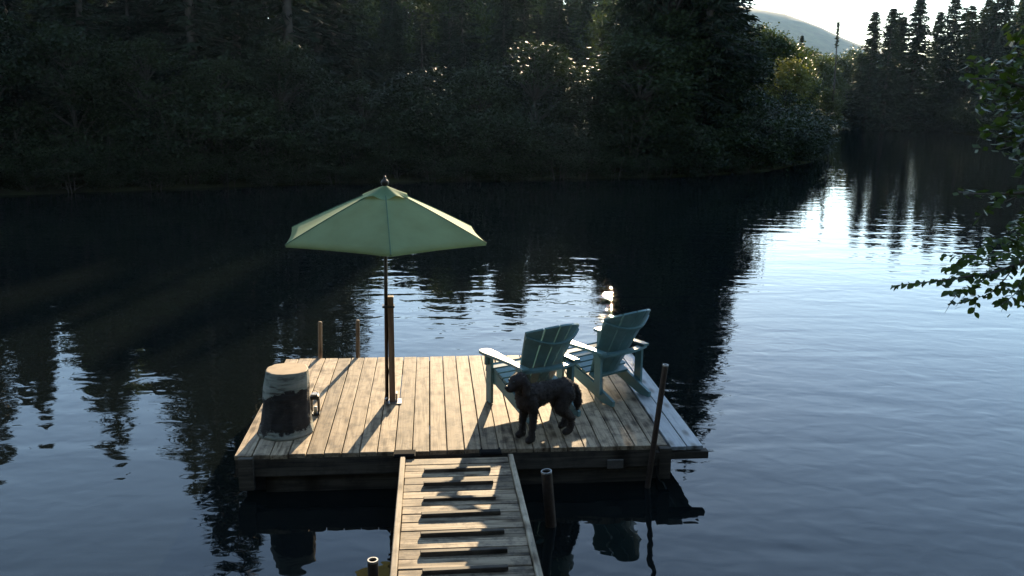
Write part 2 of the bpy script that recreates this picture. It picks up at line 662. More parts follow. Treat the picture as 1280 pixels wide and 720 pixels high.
def np_mesh(name, V, Fq, material, smooth=False):
    me = bpy.data.meshes.new(name)
    V = np.asarray(V, np.float32)
    Fq = np.asarray(Fq, np.int32)
    k = Fq.shape[1]
    me.vertices.add(len(V))
    me.vertices.foreach_set('co', V.ravel())
    me.loops.add(Fq.size)
    me.loops.foreach_set('vertex_index', Fq.ravel())
    me.polygons.add(len(Fq))
    me.polygons.foreach_set('loop_start', np.arange(0, Fq.size, k, dtype=np.int32))
    try:
        me.polygons.foreach_set('loop_total', np.full(len(Fq), k, np.int32))
    except Exception:
        pass
    if smooth:
        me.polygons.foreach_set('use_smooth', np.ones(len(Fq), bool))
    me.materials.append(material)
    me.update(calc_edges=True)
    me.validate()
    return me


g = link('ground', np_mesh('ground', gv, gf, M['ground'], True))
g['kind'] = 'structure'

wt = MB()
wt.add([(-74, -2, 0), (52, -2, 0), (52, 120, 0), (-74, 120, 0)], [(0, 1, 2, 3)])
wo_ = wt.build('water', M['water'])
wo_['kind'] = 'structure'

# forested ridge far beyond the pond
hv, hf = [], []
HN, HM = 90, 14
for j in range(HM):
    for i in range(HN):
        azd = -40 + 100 * i / (HN - 1)
        el = np.interp(azd, [-40, -15, 0, 9, 14.6, 17, 19, 21.5, 26, 34, 60], [2.5, 3.8, 4.6, 5.2, 4.9, 4.3, 3.4, 2.4, 1.5, 1.2, 1.0])
        t = j / (HM - 1)
        D = 1000 + 420 * t
        top = (1420 * math.tan(R(el)) + 3.6)
        z = top * math.sin(t * math.pi / 2) + (3.0 * mnoise.noise((azd * 2.1, t * 5, 1.0)) + 2.0 * mnoise.noise((azd * 7, t * 17, 4.0))) * (t > 0)
        a = R(azd)
        hv.append((D * math.sin(a), D * math.cos(a), z))
for j in range(HM - 1):
    for i in range(HN - 1):
        p = j * HN + i
        hf.append((p, p + 1, p + HN + 1, p + HN))
hm = bpy.data.meshes.new('hill')
hm.from_pydata(hv, [], hf)
hm.polygons.foreach_set('use_smooth', [True] * len(hf))
hm.materials.append(M['hill'])
hl = link('hill', hm)
hl['kind'] = 'structure'

# ------------------------------------------------------------------ trees
rng = np.random.default_rng(7)


def tri_leaves(cent, direc, length, width, rnd):
    """thin pointed triangles, one per centre, growing along direc"""
    n = len(cent)
    side = np.cross(direc, rnd.normal(size=(n, 3)))
    side /= np.linalg.norm(side, axis=1)[:, None] + 1e-9
    L = length[:, None]
    W = width[:, None]
    V = np.stack([cent - side * W, cent + side * W, cent + direc * L], 1).reshape(-1, 3)
    Fq = np.arange(3 * n).reshape(-1, 3)
    return V, Fq


def quad_leaves(cent, size, rnd, flat=0.0):
    n = len(cent)
    nrm = rnd.normal(size=(n, 3))
    nrm[:, 2] += flat * np.sign(nrm[:, 2] + 1e-6)
    nrm /= np.linalg.norm(nrm, axis=1)[:, None]
    a = np.cross(nrm, rnd.normal(size=(n, 3)))
    a /= np.linalg.norm(a, axis=1)[:, None]
    b = np.cross(nrm, a)
    s = size[:, None]
    V = np.stack([cent - a * s, cent - b * s * 0.55 + a * s * 0.1, cent + a * s, cent + b * s * 0.55 + a * s * 0.1], 1).reshape(-1, 3)
    return V, np.arange(4 * n).reshape(-1, 4)


def spruce_variant(seed, hgt=10.0, rad=1.9, dens=1.0, bare=0.06, ragged=0.25, droop=0.35, wide=1.0):
    rn = np.random.default_rng(seed)
    tr = MB()
    bx, by = rn.normal(0, 0.05, 2)
    pts = [(0, 0, -0.4), (bx, by, hgt * 0.35), (bx * 1.5, by * 1.2, hgt * 0.7), (bx, by, hgt)]
    tr.tube(pts, [0.17, 0.12, 0.065, 0.008], 7)
    cs, ds, ls, ws = [], [], [], []
    z = hgt * bare
    while z < hgt * 0.992:
        t = z / hgt
        r = rad * (1 - t) ** 0.82 * (0.55 + 0.45 * min(1, t / 0.12)) + 0.06
        nb = int(round(rn.uniform(5, 8) * dens))
        for k in range(max(3, nb)):
            a = rn.uniform(0, 2 * math.pi)
            rl = r * rn.uniform(1 - ragged * 1.6, 1 + ragged * 0.6)
            el0 = 0.35 * (t - 0.35) + rn.normal(0, 0.08)
            ns = max(3, int(rl / 0.13))
            s = np.linspace(0.10, 1, ns)
            zz = z + rl * (el0 * s - droop * s ** 1.6 + 0.18 * s ** 4)
            px = bx * t + np.cos(a) * rl * s
            py = by * t + np.sin(a) * rl * s
            c = np.stack([px, py, zz], 1)
            for q in (-1, 1, 0):
                ang = a + q * rn.uniform(0.6, 1.1, ns)
                d = np.stack([np.cos(ang), np.sin(ang), rn.normal(-0.30, 0.28, ns)], 1)
                d /= np.linalg.norm(d, axis=1)[:, None]
                cs.append(c + rn.normal(0, 0.03, (ns, 3)))
                ds.append(d)
                ls.append((0.16 + 0.30 * rl / rad * (1.1 - s)) * rn.uniform(0.7, 1.3, ns) + 0.06)
                ws.append(np.full(ns, 0.042 * wide) * rn.uniform(0.7, 1.4, ns))
            tr.tube([(bx * t, by * t, z), tuple(c[ns // 2]), tuple(c[-1])], [0.018, 0.012, 0.004], 3, False)
        z += hgt * rn.uniform(0.017, 0.026) / dens
    # leader
    n = 24
    zt = rn.uniform(hgt * 0.9, hgt * 1.01, n)
    cs.append(np.stack([np.full(n, bx), np.full(n, by), zt], 1))
    an = rn.uniform(0, 6.28, n)
    d = np.stack([np.cos(an) * 0.6, np.sin(an) * 0.6, np.full(n, 0.7)], 1)
    ds.append(d / np.linalg.norm(d, axis=1)[:, None])
    ls.append(rn.uniform(0.1, 0.22, n))
    ws.append(np.full(n, 0.025))
    V, Fq = tri_leaves(np.concatenate(cs), np.concatenate(ds), np.concatenate(ls), np.concatenate(ws), rn)
    return tr, V, Fq


def leafy_variant(seed, hgt=6.0, rad=2.2, base=0.15, nclump=46, per=150, leaf=0.075, multi=1, top=1.0):
    rn = np.random.default_rng(seed)
    tr = MB()
    clumps = []
    for k in range(nclump):
        while True:
            p = rn.uniform(-1, 1, 3)
            if p @ p < 1:
                break
        p = p / np.linalg.norm(p) * np.linalg.norm(p) ** 0.5
        zc = hgt * (base + (1 - base) * 0.5)
        shape = 1.0 - 0.35 * max(0, p[2]) * top
        clumps.append(np.array([p[0] * rad * shape, p[1] * rad * shape, zc + p[2] * hgt * (1 - base) * 0.5 * rn.uniform(0.82, 1.0)]))
    stems = []
    for q in range(multi):
        a = rn.uniform(0, 6.28)
        o = np.array([math.cos(a), math.sin(a), 0]) * (0.25 if multi > 1 else 0.0)
        lean = np.array([math.cos(a), math.sin(a), 0]) * (rad * 0.35 if multi > 1 else 0.12)
        pts = [o + lean * s ** 1.4 + np.array([0, 0, -0.3 + (hgt * 0.86 + 0.3) * s]) + rn.normal(0, 0.03 * hgt / 6, 3) * (s > 0) for s in np.linspace(0, 1, 6)]
        r0 = 0.022 * hgt / math.sqrt(multi)
        tr.tube([tuple(p) for p in pts], [r0, r0 * 0.85, r0 * 0.66, r0 * 0.48, r0 * 0.3, r0 * 0.1], 7)
        stems.append(np.array(pts))
    allp = np.concatenate(stems)
    cs, ss = [], []
    for c in clumps:
        lower = allp[allp[:, 2] < max(c[2] - 0.1 * hgt, hgt * 0.12)]
        if len(lower) == 0:
            lower = allp
        s0 = lower[np.argmin(np.linalg.norm(lower - c, axis=1))]
        mid = (s0 + c) / 2 + np.array([0, 0, 0.04 * hgt])
        tr.tube([tuple(s0), tuple(mid), tuple(c)], [0.006 * hgt, 0.004 * hgt, 0.0015 * hgt], 4, False)
        n = int(per * rn.uniform(0.6, 1.4))
        cr = rad * rn.uniform(0.17, 0.32)
        g_ = rn.normal(0, 1, (n, 3)) * np.array([cr, cr, cr * 0.62]) * 0.62
        cs.append(c + g_)
        ss.append(np.full(n, leaf) * rn.uniform(0.6, 1.3, n))
    V, Fq = quad_leaves(np.concatenate(cs), np.concatenate(ss), rn, 0.6)
    return tr, V, Fq


def variant(name, gen, needle, hgt):
    tr, V, Fq = gen
    return dict(h=hgt, trunk=tr.mesh(name + '_trunk', M['trunk'], True), crown=np_mesh(name + '_crown', V, Fq, needle))


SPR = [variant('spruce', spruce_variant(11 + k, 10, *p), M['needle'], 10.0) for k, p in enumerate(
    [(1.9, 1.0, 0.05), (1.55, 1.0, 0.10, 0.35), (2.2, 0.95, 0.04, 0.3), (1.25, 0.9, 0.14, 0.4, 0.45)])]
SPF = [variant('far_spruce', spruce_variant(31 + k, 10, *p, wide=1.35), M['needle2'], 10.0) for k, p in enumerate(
    [(1.6, 1.35, 0.02, 0.3), (1.3, 1.3, 0.03, 0.4), (1.85, 1.35, 0.02, 0.35), (1.0, 1.1, 0.1, 0.45)])]
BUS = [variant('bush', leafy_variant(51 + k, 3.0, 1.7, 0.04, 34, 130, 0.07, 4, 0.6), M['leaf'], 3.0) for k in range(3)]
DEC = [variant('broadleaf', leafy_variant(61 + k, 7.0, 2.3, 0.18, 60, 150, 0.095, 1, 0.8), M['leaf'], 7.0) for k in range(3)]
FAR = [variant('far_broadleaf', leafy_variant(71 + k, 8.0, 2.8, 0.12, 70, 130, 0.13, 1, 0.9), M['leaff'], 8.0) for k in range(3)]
YEL = variant('yellow_broadleaf', leafy_variant(81, 6.0, 2.0, 0.2, 46, 170, 0.10, 1, 0.9), M['leafy'], 6.0)


def plant(v, name, label, cat, x, y, hgt, wid=1.0, group=None, rz=None, sink=0.05):
    s = hgt / v['h']
    o = thing(name, label, cat, (x, y, float(gz(x, y)) - sink), rz if rz is not None else random.uniform(0, 6.28), group)
    o.scale = (s * wid, s * wid, s)
    link('trunk', v['trunk'], o)
    link('crown', v['crown'], o)
    return o


random.seed(4)
# how high the forest stands above the water's mirror horizon, by azimuth
PAZ = [-44, -34, -27, -25.4, -23.6, -22.9, -22.2, -20.5, -19, -16, -13.5, -12, -11, -10, -8.5, -7, -5.5, -4.5, -3.5, -2.5, -1, 0.5, 2, 4, 6.6, 7.2, 8.4, 10, 12, 13.2, 14.4, 15.6, 16.6, 18]
PEL = [21, 21, 21.5, 24, 17.5, 17, 22, 27, 31, 31, 30, 27, 20, 12.5, 11.2, 11.5, 13, 16, 16, 14, 14.5, 15.5, 14, 12.6, 12.6, 15, 17.5, 19.5, 20.8, 18.5, 14.5, 11.5, 9.5, 8]


def hmax(x, y):
    D = math.hypot(x, y)
    el = np.interp(math.degrees(math.atan2(x, y)), PAZ, PEL)
    return D * math.tan(R(float(el))) - H - float(gz(x, y))


BANK = [(-52, 16.4), (-45, 19), (-24, 26), (-15, 30.5), (-7, 34.5), (0, 36.5), (7, 38.5), (12, 42), (16, 48), (18.5, 56)]


def walk(poly, step, start=0.0):
    out = []
    carry = start
    for (x0, y0), (x1, y1) in zip(poly[:-1], poly[1:]):
        L = math.hypot(x1 - x0, y1 - y0)
        ux, uy = (x1 - x0) / L, (y1 - y0) / L
        s = carry
        while s < L:
            out.append((x0 + ux * s, y0 + uy * s, -uy, ux))      # point and landward normal
            s += step
        carry = s - L
    return out


# rule of place in words for the labels of the far bank
def place_words(x, y):
    a = math.degrees(math.atan2(x, y))
    if a < -12:
        return 'on the high bank beyond the log stool', 'far bank beyond the log stool'
    if a < 6.8:
        return 'on the low bank beyond the umbrella', 'low bank beyond the umbrella'
    return 'on the wooded point beyond the two chairs', 'wooded point beyond the chairs'


for (x, y, nx_, ny_) in walk(BANK, 1.5):
    d = random.uniform(0.5, 1.8)
    px, py = x + nx_ * d, y + ny_ * d
    hh = min(random.uniform(1.8, 3.4), max(1.2, hmax(px, py) * 0.9))
    wd, gp = place_words(px, py)
    plant(random.choice(BUS), 'shore_shrub', 'leafy shrub overhanging the water ' + wd, 'shrub', px, py, hh, random.uniform(0.9, 1.25), 'shrubs on the ' + gp)
for (x, y, nx_, ny_) in walk(BANK, 1.3, 0.6):
    d = random.uniform(-0.15, 0.5)
    px, py = x + nx_ * d, y + ny_ * d
    wd, gp = place_words(px, py)
    plant(random.choice(BUS), 'low_shrub', 'low leafy shrub at the water edge ' + wd, 'shrub', px, py, random.uniform(0.9, 1.6), random.uniform(1.2, 1.6), 'low shrubs on the ' + gp)
for (x, y, nx_, ny_) in walk(BANK, 2.6, 0.8):
    d = random.uniform(2.5, 4.5)
    px, py = x + nx_ * d, y + ny_ * d
    hh = min(random.uniform(4.5, 7.5), max(1.6, hmax(px, py) * random.uniform(0.72, 0.95)))
    if math.degrees(math.atan2(px, py)) > 13.2:
        hh = min(hh, 3.4)
    wd, gp = place_words(px, py)
    plant(random.choice(DEC), 'broadleaf_tree', 'bushy broadleaf tree ' + wd, 'tree', px, py, hh, random.uniform(0.9, 1.2) * (1.2 if hh < 5 else 1.0), 'broadleaf trees on the ' + gp)
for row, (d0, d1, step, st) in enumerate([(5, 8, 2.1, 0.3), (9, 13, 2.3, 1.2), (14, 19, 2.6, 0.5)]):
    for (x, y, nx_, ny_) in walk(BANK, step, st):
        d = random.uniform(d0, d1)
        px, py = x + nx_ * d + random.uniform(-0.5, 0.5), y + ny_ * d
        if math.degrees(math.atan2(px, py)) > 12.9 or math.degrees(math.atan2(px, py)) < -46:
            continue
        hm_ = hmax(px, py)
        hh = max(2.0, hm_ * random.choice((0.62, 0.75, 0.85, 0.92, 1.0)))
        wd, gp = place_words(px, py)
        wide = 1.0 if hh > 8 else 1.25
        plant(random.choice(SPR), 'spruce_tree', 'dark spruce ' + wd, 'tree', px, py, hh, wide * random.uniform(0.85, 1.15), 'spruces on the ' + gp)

# forest standing farther back, over the low bank and behind the point
BAZ = [-40, -14, -12.5, -11, -9.5, -8, -6.5, -5, -4, -3, -1.5, 0, 1.5, 3, 5, 6.9, 8, 10, 13, 15, 16.2, 17]
BEL = [17, 19, 18, 14.5, 12.8, 12.2, 12.6, 14.5, 15.2, 13.0, 13.5, 14.8, 13.4, 12.7, 12.0, 12.0, 15, 17, 16, 13, 9.5, 7.5]
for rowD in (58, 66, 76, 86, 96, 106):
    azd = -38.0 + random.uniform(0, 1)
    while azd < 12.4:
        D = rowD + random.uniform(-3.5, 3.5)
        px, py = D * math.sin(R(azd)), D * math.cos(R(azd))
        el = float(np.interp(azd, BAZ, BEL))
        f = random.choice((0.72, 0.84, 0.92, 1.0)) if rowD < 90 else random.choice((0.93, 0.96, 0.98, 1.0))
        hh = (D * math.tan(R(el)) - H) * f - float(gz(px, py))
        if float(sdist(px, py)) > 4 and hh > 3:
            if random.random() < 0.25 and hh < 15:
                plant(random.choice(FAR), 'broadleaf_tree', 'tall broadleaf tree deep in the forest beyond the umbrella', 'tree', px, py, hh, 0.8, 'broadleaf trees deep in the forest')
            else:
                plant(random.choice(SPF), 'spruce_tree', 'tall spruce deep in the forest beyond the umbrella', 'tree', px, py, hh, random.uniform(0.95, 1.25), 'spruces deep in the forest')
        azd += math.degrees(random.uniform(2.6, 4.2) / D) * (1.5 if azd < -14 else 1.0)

# the near bank behind the photographer is wooded too
for k in range(34):
    px = -34 + 2.1 * k + random.uniform(-0.7, 0.7)
    py = (-4.5 if k % 2 else -9.5) + random.uniform(-1.2, 1.2) + (2.5 if abs(px) > 12 else 0)
    if float(sdist(px, py)) > 3:
        plant(random.choice(SPR if k % 3 else DEC), 'bank_tree', 'tree on the near bank behind the gangway', 'tree', px, py, random.uniform(9, 14), 1.1, 'trees on the near bank')

# the end spruces of the wooded point, whose boughs stand out against the sky
for xp, Y, hh, wdt, lab in ((908, 54, None, 1.0, 'outermost tall spruce of the wooded point, its boughs against the white sky'),
                            (874, 52, None, 1.05, 'very tall spruce just inside the outermost one on the wooded point')):
    d = ray(xp, 150)
    x = d.x / d.y * Y
    hh = {908: 13.0, 874: 16.5}[xp]
    plant(SPR[2], 'spruce_tree', lab, 'tree', x, Y, hh, wdt, 'spruces on the wooded point beyond the chairs')

for x, y, hh in ((6.35, 43.5, 15.5), (7.9, 45.2, 17.0), (6.2, 47.5, 14.0), (9.0, 44.0, 16.0), (7.3, 48.5, 16.5), (10.0, 47.0, 16.5)):
    plant(SPR[2], 'spruce_tree', 'very tall broad spruce on the wooded point beyond the two chairs', 'tree', x, y, hh, 0.95, 'very tall spruces on the wooded point')
for x, y, hh, lab in ((7.4, 44.0, 13.0, 'tall leafy tree among the very tall spruces of the wooded point'), (8.9, 46.5, 14.0, 'taller leafy tree behind the very tall spruces of the wooded point')):
    plant(DEC[1], 'broadleaf_tree', lab, 'tree', x, y, hh, 0.52)
# beyond the channel: broadleaf trees in front of the hill
fz = [(968, 78, 34, 0), (984, 90, 44, 2), (952, 82, 30, 1), (1000, 88, 82, 1), (1024, 96, 62, 2), (1046, 104, 66, 0), (1068, 108, 60, 1), (985, 102, 58, 2), (1036, 84, 110, 1), (1060, 98, 100, 2), (1010, 110, 56, 0), (1084, 118, 58, 2)]
for xp, Y, ytop, k in fz:
    p = PY(xp, ytop, Y)
    if float(sdist(p.x, Y)) < 0.6:
        Y += 16
        p = PY(xp, ytop, Y)
    plant(FAR[k], 'broadleaf_tree', 'green broadleaf tree at the head of the channel below the hill', 'tree', p.x, Y, p.z - float(gz(p.x, Y)), 0.95, 'broadleaf trees at the head of the channel')
p = PY(985, 72, 64)
plant(YEL, 'sun_tinted_tree', 'small tree with leaves coloured yellow as if sunlit beside the wooded point', 'tree', p.x, 64, p.z - float(gz(p.x, 64)), 1.0)
for xp, Y, ytop in ((982, 100, 48), (1003, 104, 44)):
    p = PY(xp, ytop, Y)
    plant(SPF[1], 'spruce_tree', 'slender far spruce between the broadleaf trees below the hill', 'tree', p.x, Y, p.z - float(gz(p.x, Y)), 0.8, 'slender spruces at the head of the channel')
# lone thin spruce with a bare stem and a tufted tip
p = PY(1049, 27, 100)
hh = p.z - float(gz(p.x, 100))
sn = thing('spruce_snag', 'thin bare spruce stem with a small tufted tip against the white sky', 'tree', (p.x, 100, float(gz(p.x, 100)) - 0.1))
mb = MB()
mb.tube([(0, 0, -0.3), (0.05, 0, hh * 0.5), (-0.08, 0, hh)], [0.16, 0.1, 0.02], 6)
mb.build('trunk', M['trunk'], sn, True)
rn = np.random.default_rng(5)
n = 340
zz = hh - rn.uniform(0, 1, n) ** 1.3 * 2.6
an = rn.uniform(0, 6.28, n)
dd = np.stack([np.cos(an), np.sin(an), rn.normal(0.1, 0.4, n)], 1)
dd /= np.linalg.norm(dd, axis=1)[:, None]
V, Fq = tri_leaves(np.stack([np.full(n, -0.05), np.zeros(n), zz], 1), dd, rn.uniform(0.12, 0.42, n), np.full(n, 0.06), rn)
link('crown', np_mesh('snag_crown', V, Fq, M['needle2']), sn)

# right bank of the channel: the spruces against the sky, tops read off the photograph
tops = [(1078, 66, 96, 0), (1095, 14, 94, 1), (1117, 10, 92, 1), (1124, 12, 98, 3), (1131, 20, 95, 1), (1152, -4, 93, 2), (1177, 14, 97, 1), (1195, -4, 95, 2),
        (1210, 6, 99, 3), (1217, 3, 94, 3), (1229, 8, 100, 3), (1241, -8, 96, 2), (1262, -14, 93, 0), (1280, -6, 96, 1), (1298, -16, 92, 2), (1320, -10, 94, 0), (1345, -14, 90, 2)]
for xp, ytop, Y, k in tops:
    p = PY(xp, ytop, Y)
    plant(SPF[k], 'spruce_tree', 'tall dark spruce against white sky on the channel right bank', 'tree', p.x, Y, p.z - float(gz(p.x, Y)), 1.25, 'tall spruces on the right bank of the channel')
RB = [(44.5, 97), (42, 84), (43, 72), (46, 60)]
for (x, y, nx_, ny_) in walk(RB, 2.0):
    px, py = x + 1.2, y + random.uniform(-0.5, 0.5)
    plant(random.choice(BUS), 'shore_shrub', 'leafy green shrub overhanging the water below the right bank spruces', 'shrub', px, py, random.uniform(2.2, 3.6), 1.2, 'shrubs on the right bank of the channel')
for row, (d0, step) in enumerate(((4, 2.4), (7, 2.6), (11, 3.0))):
    for (x, y, nx_, ny_) in walk(RB, step, 0.7 * row):
        px, py = x + d0 + random.uniform(-1, 1), y + random.uniform(-0.8, 0.8)
        D = math.hypot(px, py)
        hh = D * math.tan(R(random.uniform(3.0, 5.6))) + H - float(gz(px, py))
        plant(random.choice(SPF), 'spruce_tree', 'middle-sized dark spruce below the tall ones on the right bank', 'tree', px, py, hh, 1.5, 'middle-sized spruces on the right bank of the channel')
for (xp, Y, ytop) in ((1088, 94, 88), (1110, 90, 110), (1070, 100, 105), (1098, 87, 125)):
    p = PY(xp, ytop, Y)
    x = max(p.x, 45.5 if Y > 90 else 43.5)
    plant(SPF[2], 'spruce_tree', 'low broad spruce leaning over the water at the channel mouth', 'tree', x, Y, p.z - float(gz(x, Y)), 2.0, 'low spruces at the channel mouth')

# ------------------------------------------------------------------ floating dock
ZD = 0.38
YAW = R(5.3)
DW, DD, PITCH = 3.97, 2.95, 3.97 / 25
dock = thing('floating_dock', 'square floating wooden dock of weathered planks in the dark pond', 'dock', (-2.476, 7.427, 0), YAW)
DM = Matrix.Translation((-2.476, 7.427, 0)) @ Matrix.Rotation(YAW, 4, 'Z')
DI = DM.inverted()


def dl(p):              # world to dock coordinates
    return DI @ Vector(p)


rp_ = random.Random(3)
pm = []
for k in range(5):
    mb = MB()
    L = DD + rp_.uniform(-0.012, 0.012)
    wv = PITCH - rp_.uniform(0.007, 0.012)
    mb.box((0, L / 2, -0.02), (wv, L, 0.04), None, 0.004)
    pm.append(mb.mesh('plank', M['deck']))
for k in range(25):
    link('plank', rp_.choice(pm), dock, ((k + 0.5) * PITCH, rp_.uniform(-0.008, 0.006), ZD + rp_.uniform(-0.003, 0.003)), (rp_.uniform(-0.0008, 0.0008), rp_.uniform(-0.012, 0.012), rp_.uniform(-0.0012, 0.0012)))
for k in range(2):
    mb = MB()
    mb.box((0, 1.52, -0.0175), (0.148, 3.04, 0.035), None, 0.004)
    o = mb.build('plank', M['ext'], dock, False, (DW + 0.085 + k * 0.162, -0.06 + 0.02 * k, ZD + 0.004 - 0.006 * k))
    o['label'] = 'pale grey smooth plank along the side of the dock'
# frame below
MB().box((DW / 2, 0.025, ZD - 0.125), (DW - 0.02, 0.045, 0.165)).build('rim_beam', M['beam'], dock)
MB().box((DW / 2, DD - 0.045, ZD - 0.125), (DW - 0.02, 0.045, 0.165)).build('rim_beam', M['beam'], dock)
for sx in (0.035, DW - 0.035):
    MB().box((sx, DD / 2, ZD - 0.125), (0.045, DD - 0.16, 0.165)).build('side_beam', M['beam'], dock)
for k in range(1, 6):
    MB().box((DW * k / 6, DD / 2, ZD - 0.125), (0.045, DD - 0.16, 0.165)).build('joist', M['beam'], dock)
for q in (0.0, DD - 0.1):
    MB().box((DW + 0.12, q - 0.02, ZD - 0.085), (0.50, 0.085, 0.07)).build('outrigger', M['beam'], dock)
for (fx, fy) in ((0.55, 0.5), (0.55, DD - 0.5), (DW - 0.55, 0.5), (DW - 0.55, DD - 0.5), (DW / 2, 0.5), (DW / 2, DD - 0.5)):
    MB().box((fx, fy, 0.02), (0.95, 0.8, 0.36), None, 0.04).build('float', M['float'], dock)
MB().box((0.11, -0.03, ZD - 0.16), (0.13, 0.06, 0.30), None, 0.005).build('corner_post', M['beam'], dock)
MB().box((DW - 0.04, -0.035, ZD - 0.16), (0.11, 0.07, 0.30), None, 0.005).build('corner_post', M['beam'], dock)
MB().box((DW / 2 + 0.05, 0.06, 0.09), (DW - 0.42, 0.03, 0.30)).build('beam_skirt', M['beam'], dock)  # beam deepened into a skirt, added to block light between the floats
MB().box((3.46, -0.062, ZD - 0.15), (0.15, 0.016, 0.085), None, 0.003).build('plate', M['plate'], dock)
for hx in (1.52, 2.30):
    mb = MB()
    mb.box((hx, -0.035, ZD - 0.005), (0.20, 0.15, 0.014), None, 0.004)
    mb.tube([(hx - 0.09, -0.09, ZD - 0.002), (hx + 0.09, -0.09, ZD - 0.002)], 0.018, 8)
    mb.build('hinge', M['rubber'], dock)

# ------------------------------------------------------------------ gangway
GWID = 1.02
g0 = PZ(500, 574, ZD - 0.02)
gang = thing('gangway', 'narrow wooden gangway with dark foot cleats leading out to the dock', 'gangway', (g0.x, g0.y, 0), YAW)
GI = (Matrix.Translation((g0.x, g0.y, 0)) @ Matrix.Rotation(YAW, 4, 'Z')).inverted()
SL = 0.035                                   # climb towards the shore
GL = 4.3


def gw(y, dz=0.0):
    return ZD - 0.02 + SL * (-y) + dz


npl = 30
GP = GL / npl
mb = MB()
mb.box((0, 0, -0.016), (GWID - 0.10, GP - 0.007, 0.032), None, 0.003)
gp_m = [mb.mesh('plank', M['gang'])]
mb = MB()
mb.box((0, 0, -0.016), (GWID - 0.104, GP - 0.011, 0.032), None, 0.004)
gp_m.append(mb.mesh('plank', M['gang']))
for k in range(npl):
    yy = -0.01 - (k + 0.5) * GP
    link('plank', rp_.choice(gp_m), gang, (GWID / 2 + rp_.uniform(-0.003, 0.003), yy, gw(yy) + rp_.uniform(-0.002, 0.003)), (-SL + rp_.uniform(-0.01, 0.01), 0, rp_.uniform(-0.004, 0.004)))
for sx in (0.025, GWID - 0.025):
    mb = MB()
    mb.box((0, -GL / 2, 0), (0.045, GL, 0.10), None, 0.006)
    o = mb.build('rail', M['rail'], gang, False, (sx, 0, gw(0) - 0.025))
    o.rotation_euler = (-SL, 0, 0)
for sx in (0.10, GWID - 0.10):
    mb = MB()
    mb.box((0, -GL / 2, 0), (0.05, GL - 0.1, 0.14))
    o = mb.build('stringer', M['beam'], gang, False, (sx, -0.05, gw(0) - 0.107))
    o.rotation_euler = (-SL, 0, 0)
cm = MB()
cm.box((0, 0, 0.0135), (0.60, 0.045, 0.027), None, 0.004)
cm = cm.mesh('cleat', M['cleat'])
cleat_px = [(570, 583), (573, 601), (577, 621), (580, 642), (580, 668), (582, 693), (585, 717)]
last = 0
for (xp, yp) in cleat_px:
    q = GI @ PZ(xp, yp - 2, 0.43)
    o = link('cleat', cm, gang, (0.505, q.y, gw(q.y, 0.0035)), (-SL, 0, 0.012 + rp_.uniform(-0.012, 0.012)))
    o.scale = (rp_.uniform(0.96, 1.04), rp_.uniform(0.85, 1.15), rp_.uniform(0.85, 1.15))
    last = q.y
for k in range(1, 6):
    yy = last - 0.31 * k
    if yy > -GL + 0.2:
        link('cleat', cm, gang, (0.505, yy, gw(yy, 0.0035)), (-SL, 0, 0.012))


# ------------------------------------------------------------------ poles and pipes
def solid_pole(name, label, cat, base, top, rad, material, zb=-1.4, group=None):
    base, top = Vector(base), Vector(top)
    ax = (top - base).normalized()
    bot = base + ax * ((zb - base.z) / ax.z)
    L = (top - bot).length
    mb = MB()
    mb.tube([bot, bot + ax * L * 0.5, top - ax * 0.02, top - ax * 0.006, top], [rad * 1.04, rad, rad * 0.97, rad * 0.9, rad * 0.6], 14)
    o = mb.build(name, material)
    smooth_auto(o)
    return tag(o, label, cat, group)


def pipe(name, label, cat, base, top, rad, wall, material, rim, zb=-1.4, group=None):
    base, top = Vector(base), Vector(top)
    ax = (top - base).normalized()
    bot = base + ax * ((zb - base.z) / ax.z)
    n = 18
    a = ax.orthogonal().normalized()
    b = ax.cross(a)
    rings = [(bot, rad), (top, rad), (top, rad - wall), (top - ax * 0.3, rad - wall)]
    vs, fs = [], []
    for p_, r_ in rings:
        vs += [p_ + (a * math.cos(6.28318 * k / n) + b * math.sin(6.28318 * k / n)) * r_ for k in range(n)]
    for i in range(3):
        fs += [(i * n + k, i * n + (k + 1) % n, (i + 1) * n + (k + 1) % n, (i + 1) * n + k) for k in range(n)]
    fs.append(tuple(reversed(range(3 * n, 4 * n))))
    root = link(name, None, None, (top.x, top.y, 0))
    tag(root, label, cat, group)
    mb = MB()
    mb.add([v - Vector((top.x, top.y, 0)) for v in vs], fs)
    o = mb.build('tube', material, root)
    smooth_auto(o)
    mb = MB()
    tt = Vector((0, 0, top.z))
    vs = []
    for r_, dz in ((rad * 1.015, -0.012), (rad * 1.015, 0.003), (rad - wall - 0.001, 0.003), (rad - wall - 0.001, -0.012)):
        vs += [tt + ax * dz + (a * math.cos(6.28318 * k / n) + b * math.sin(6.28318 * k / n)) * r_ for k in range(n)]
    fs = []
    for i in range(3):
        fs += [(i * n + k, i * n + (k + 1) % n, (i + 1) * n + (k + 1) % n, (i + 1) * n + k) for k in range(n)]
    mb.add(vs, fs)
    o = mb.build('rim', rim, root)  # pale steel colour stands for the lit top edge of the pipe
    smooth_auto(o)
    return root


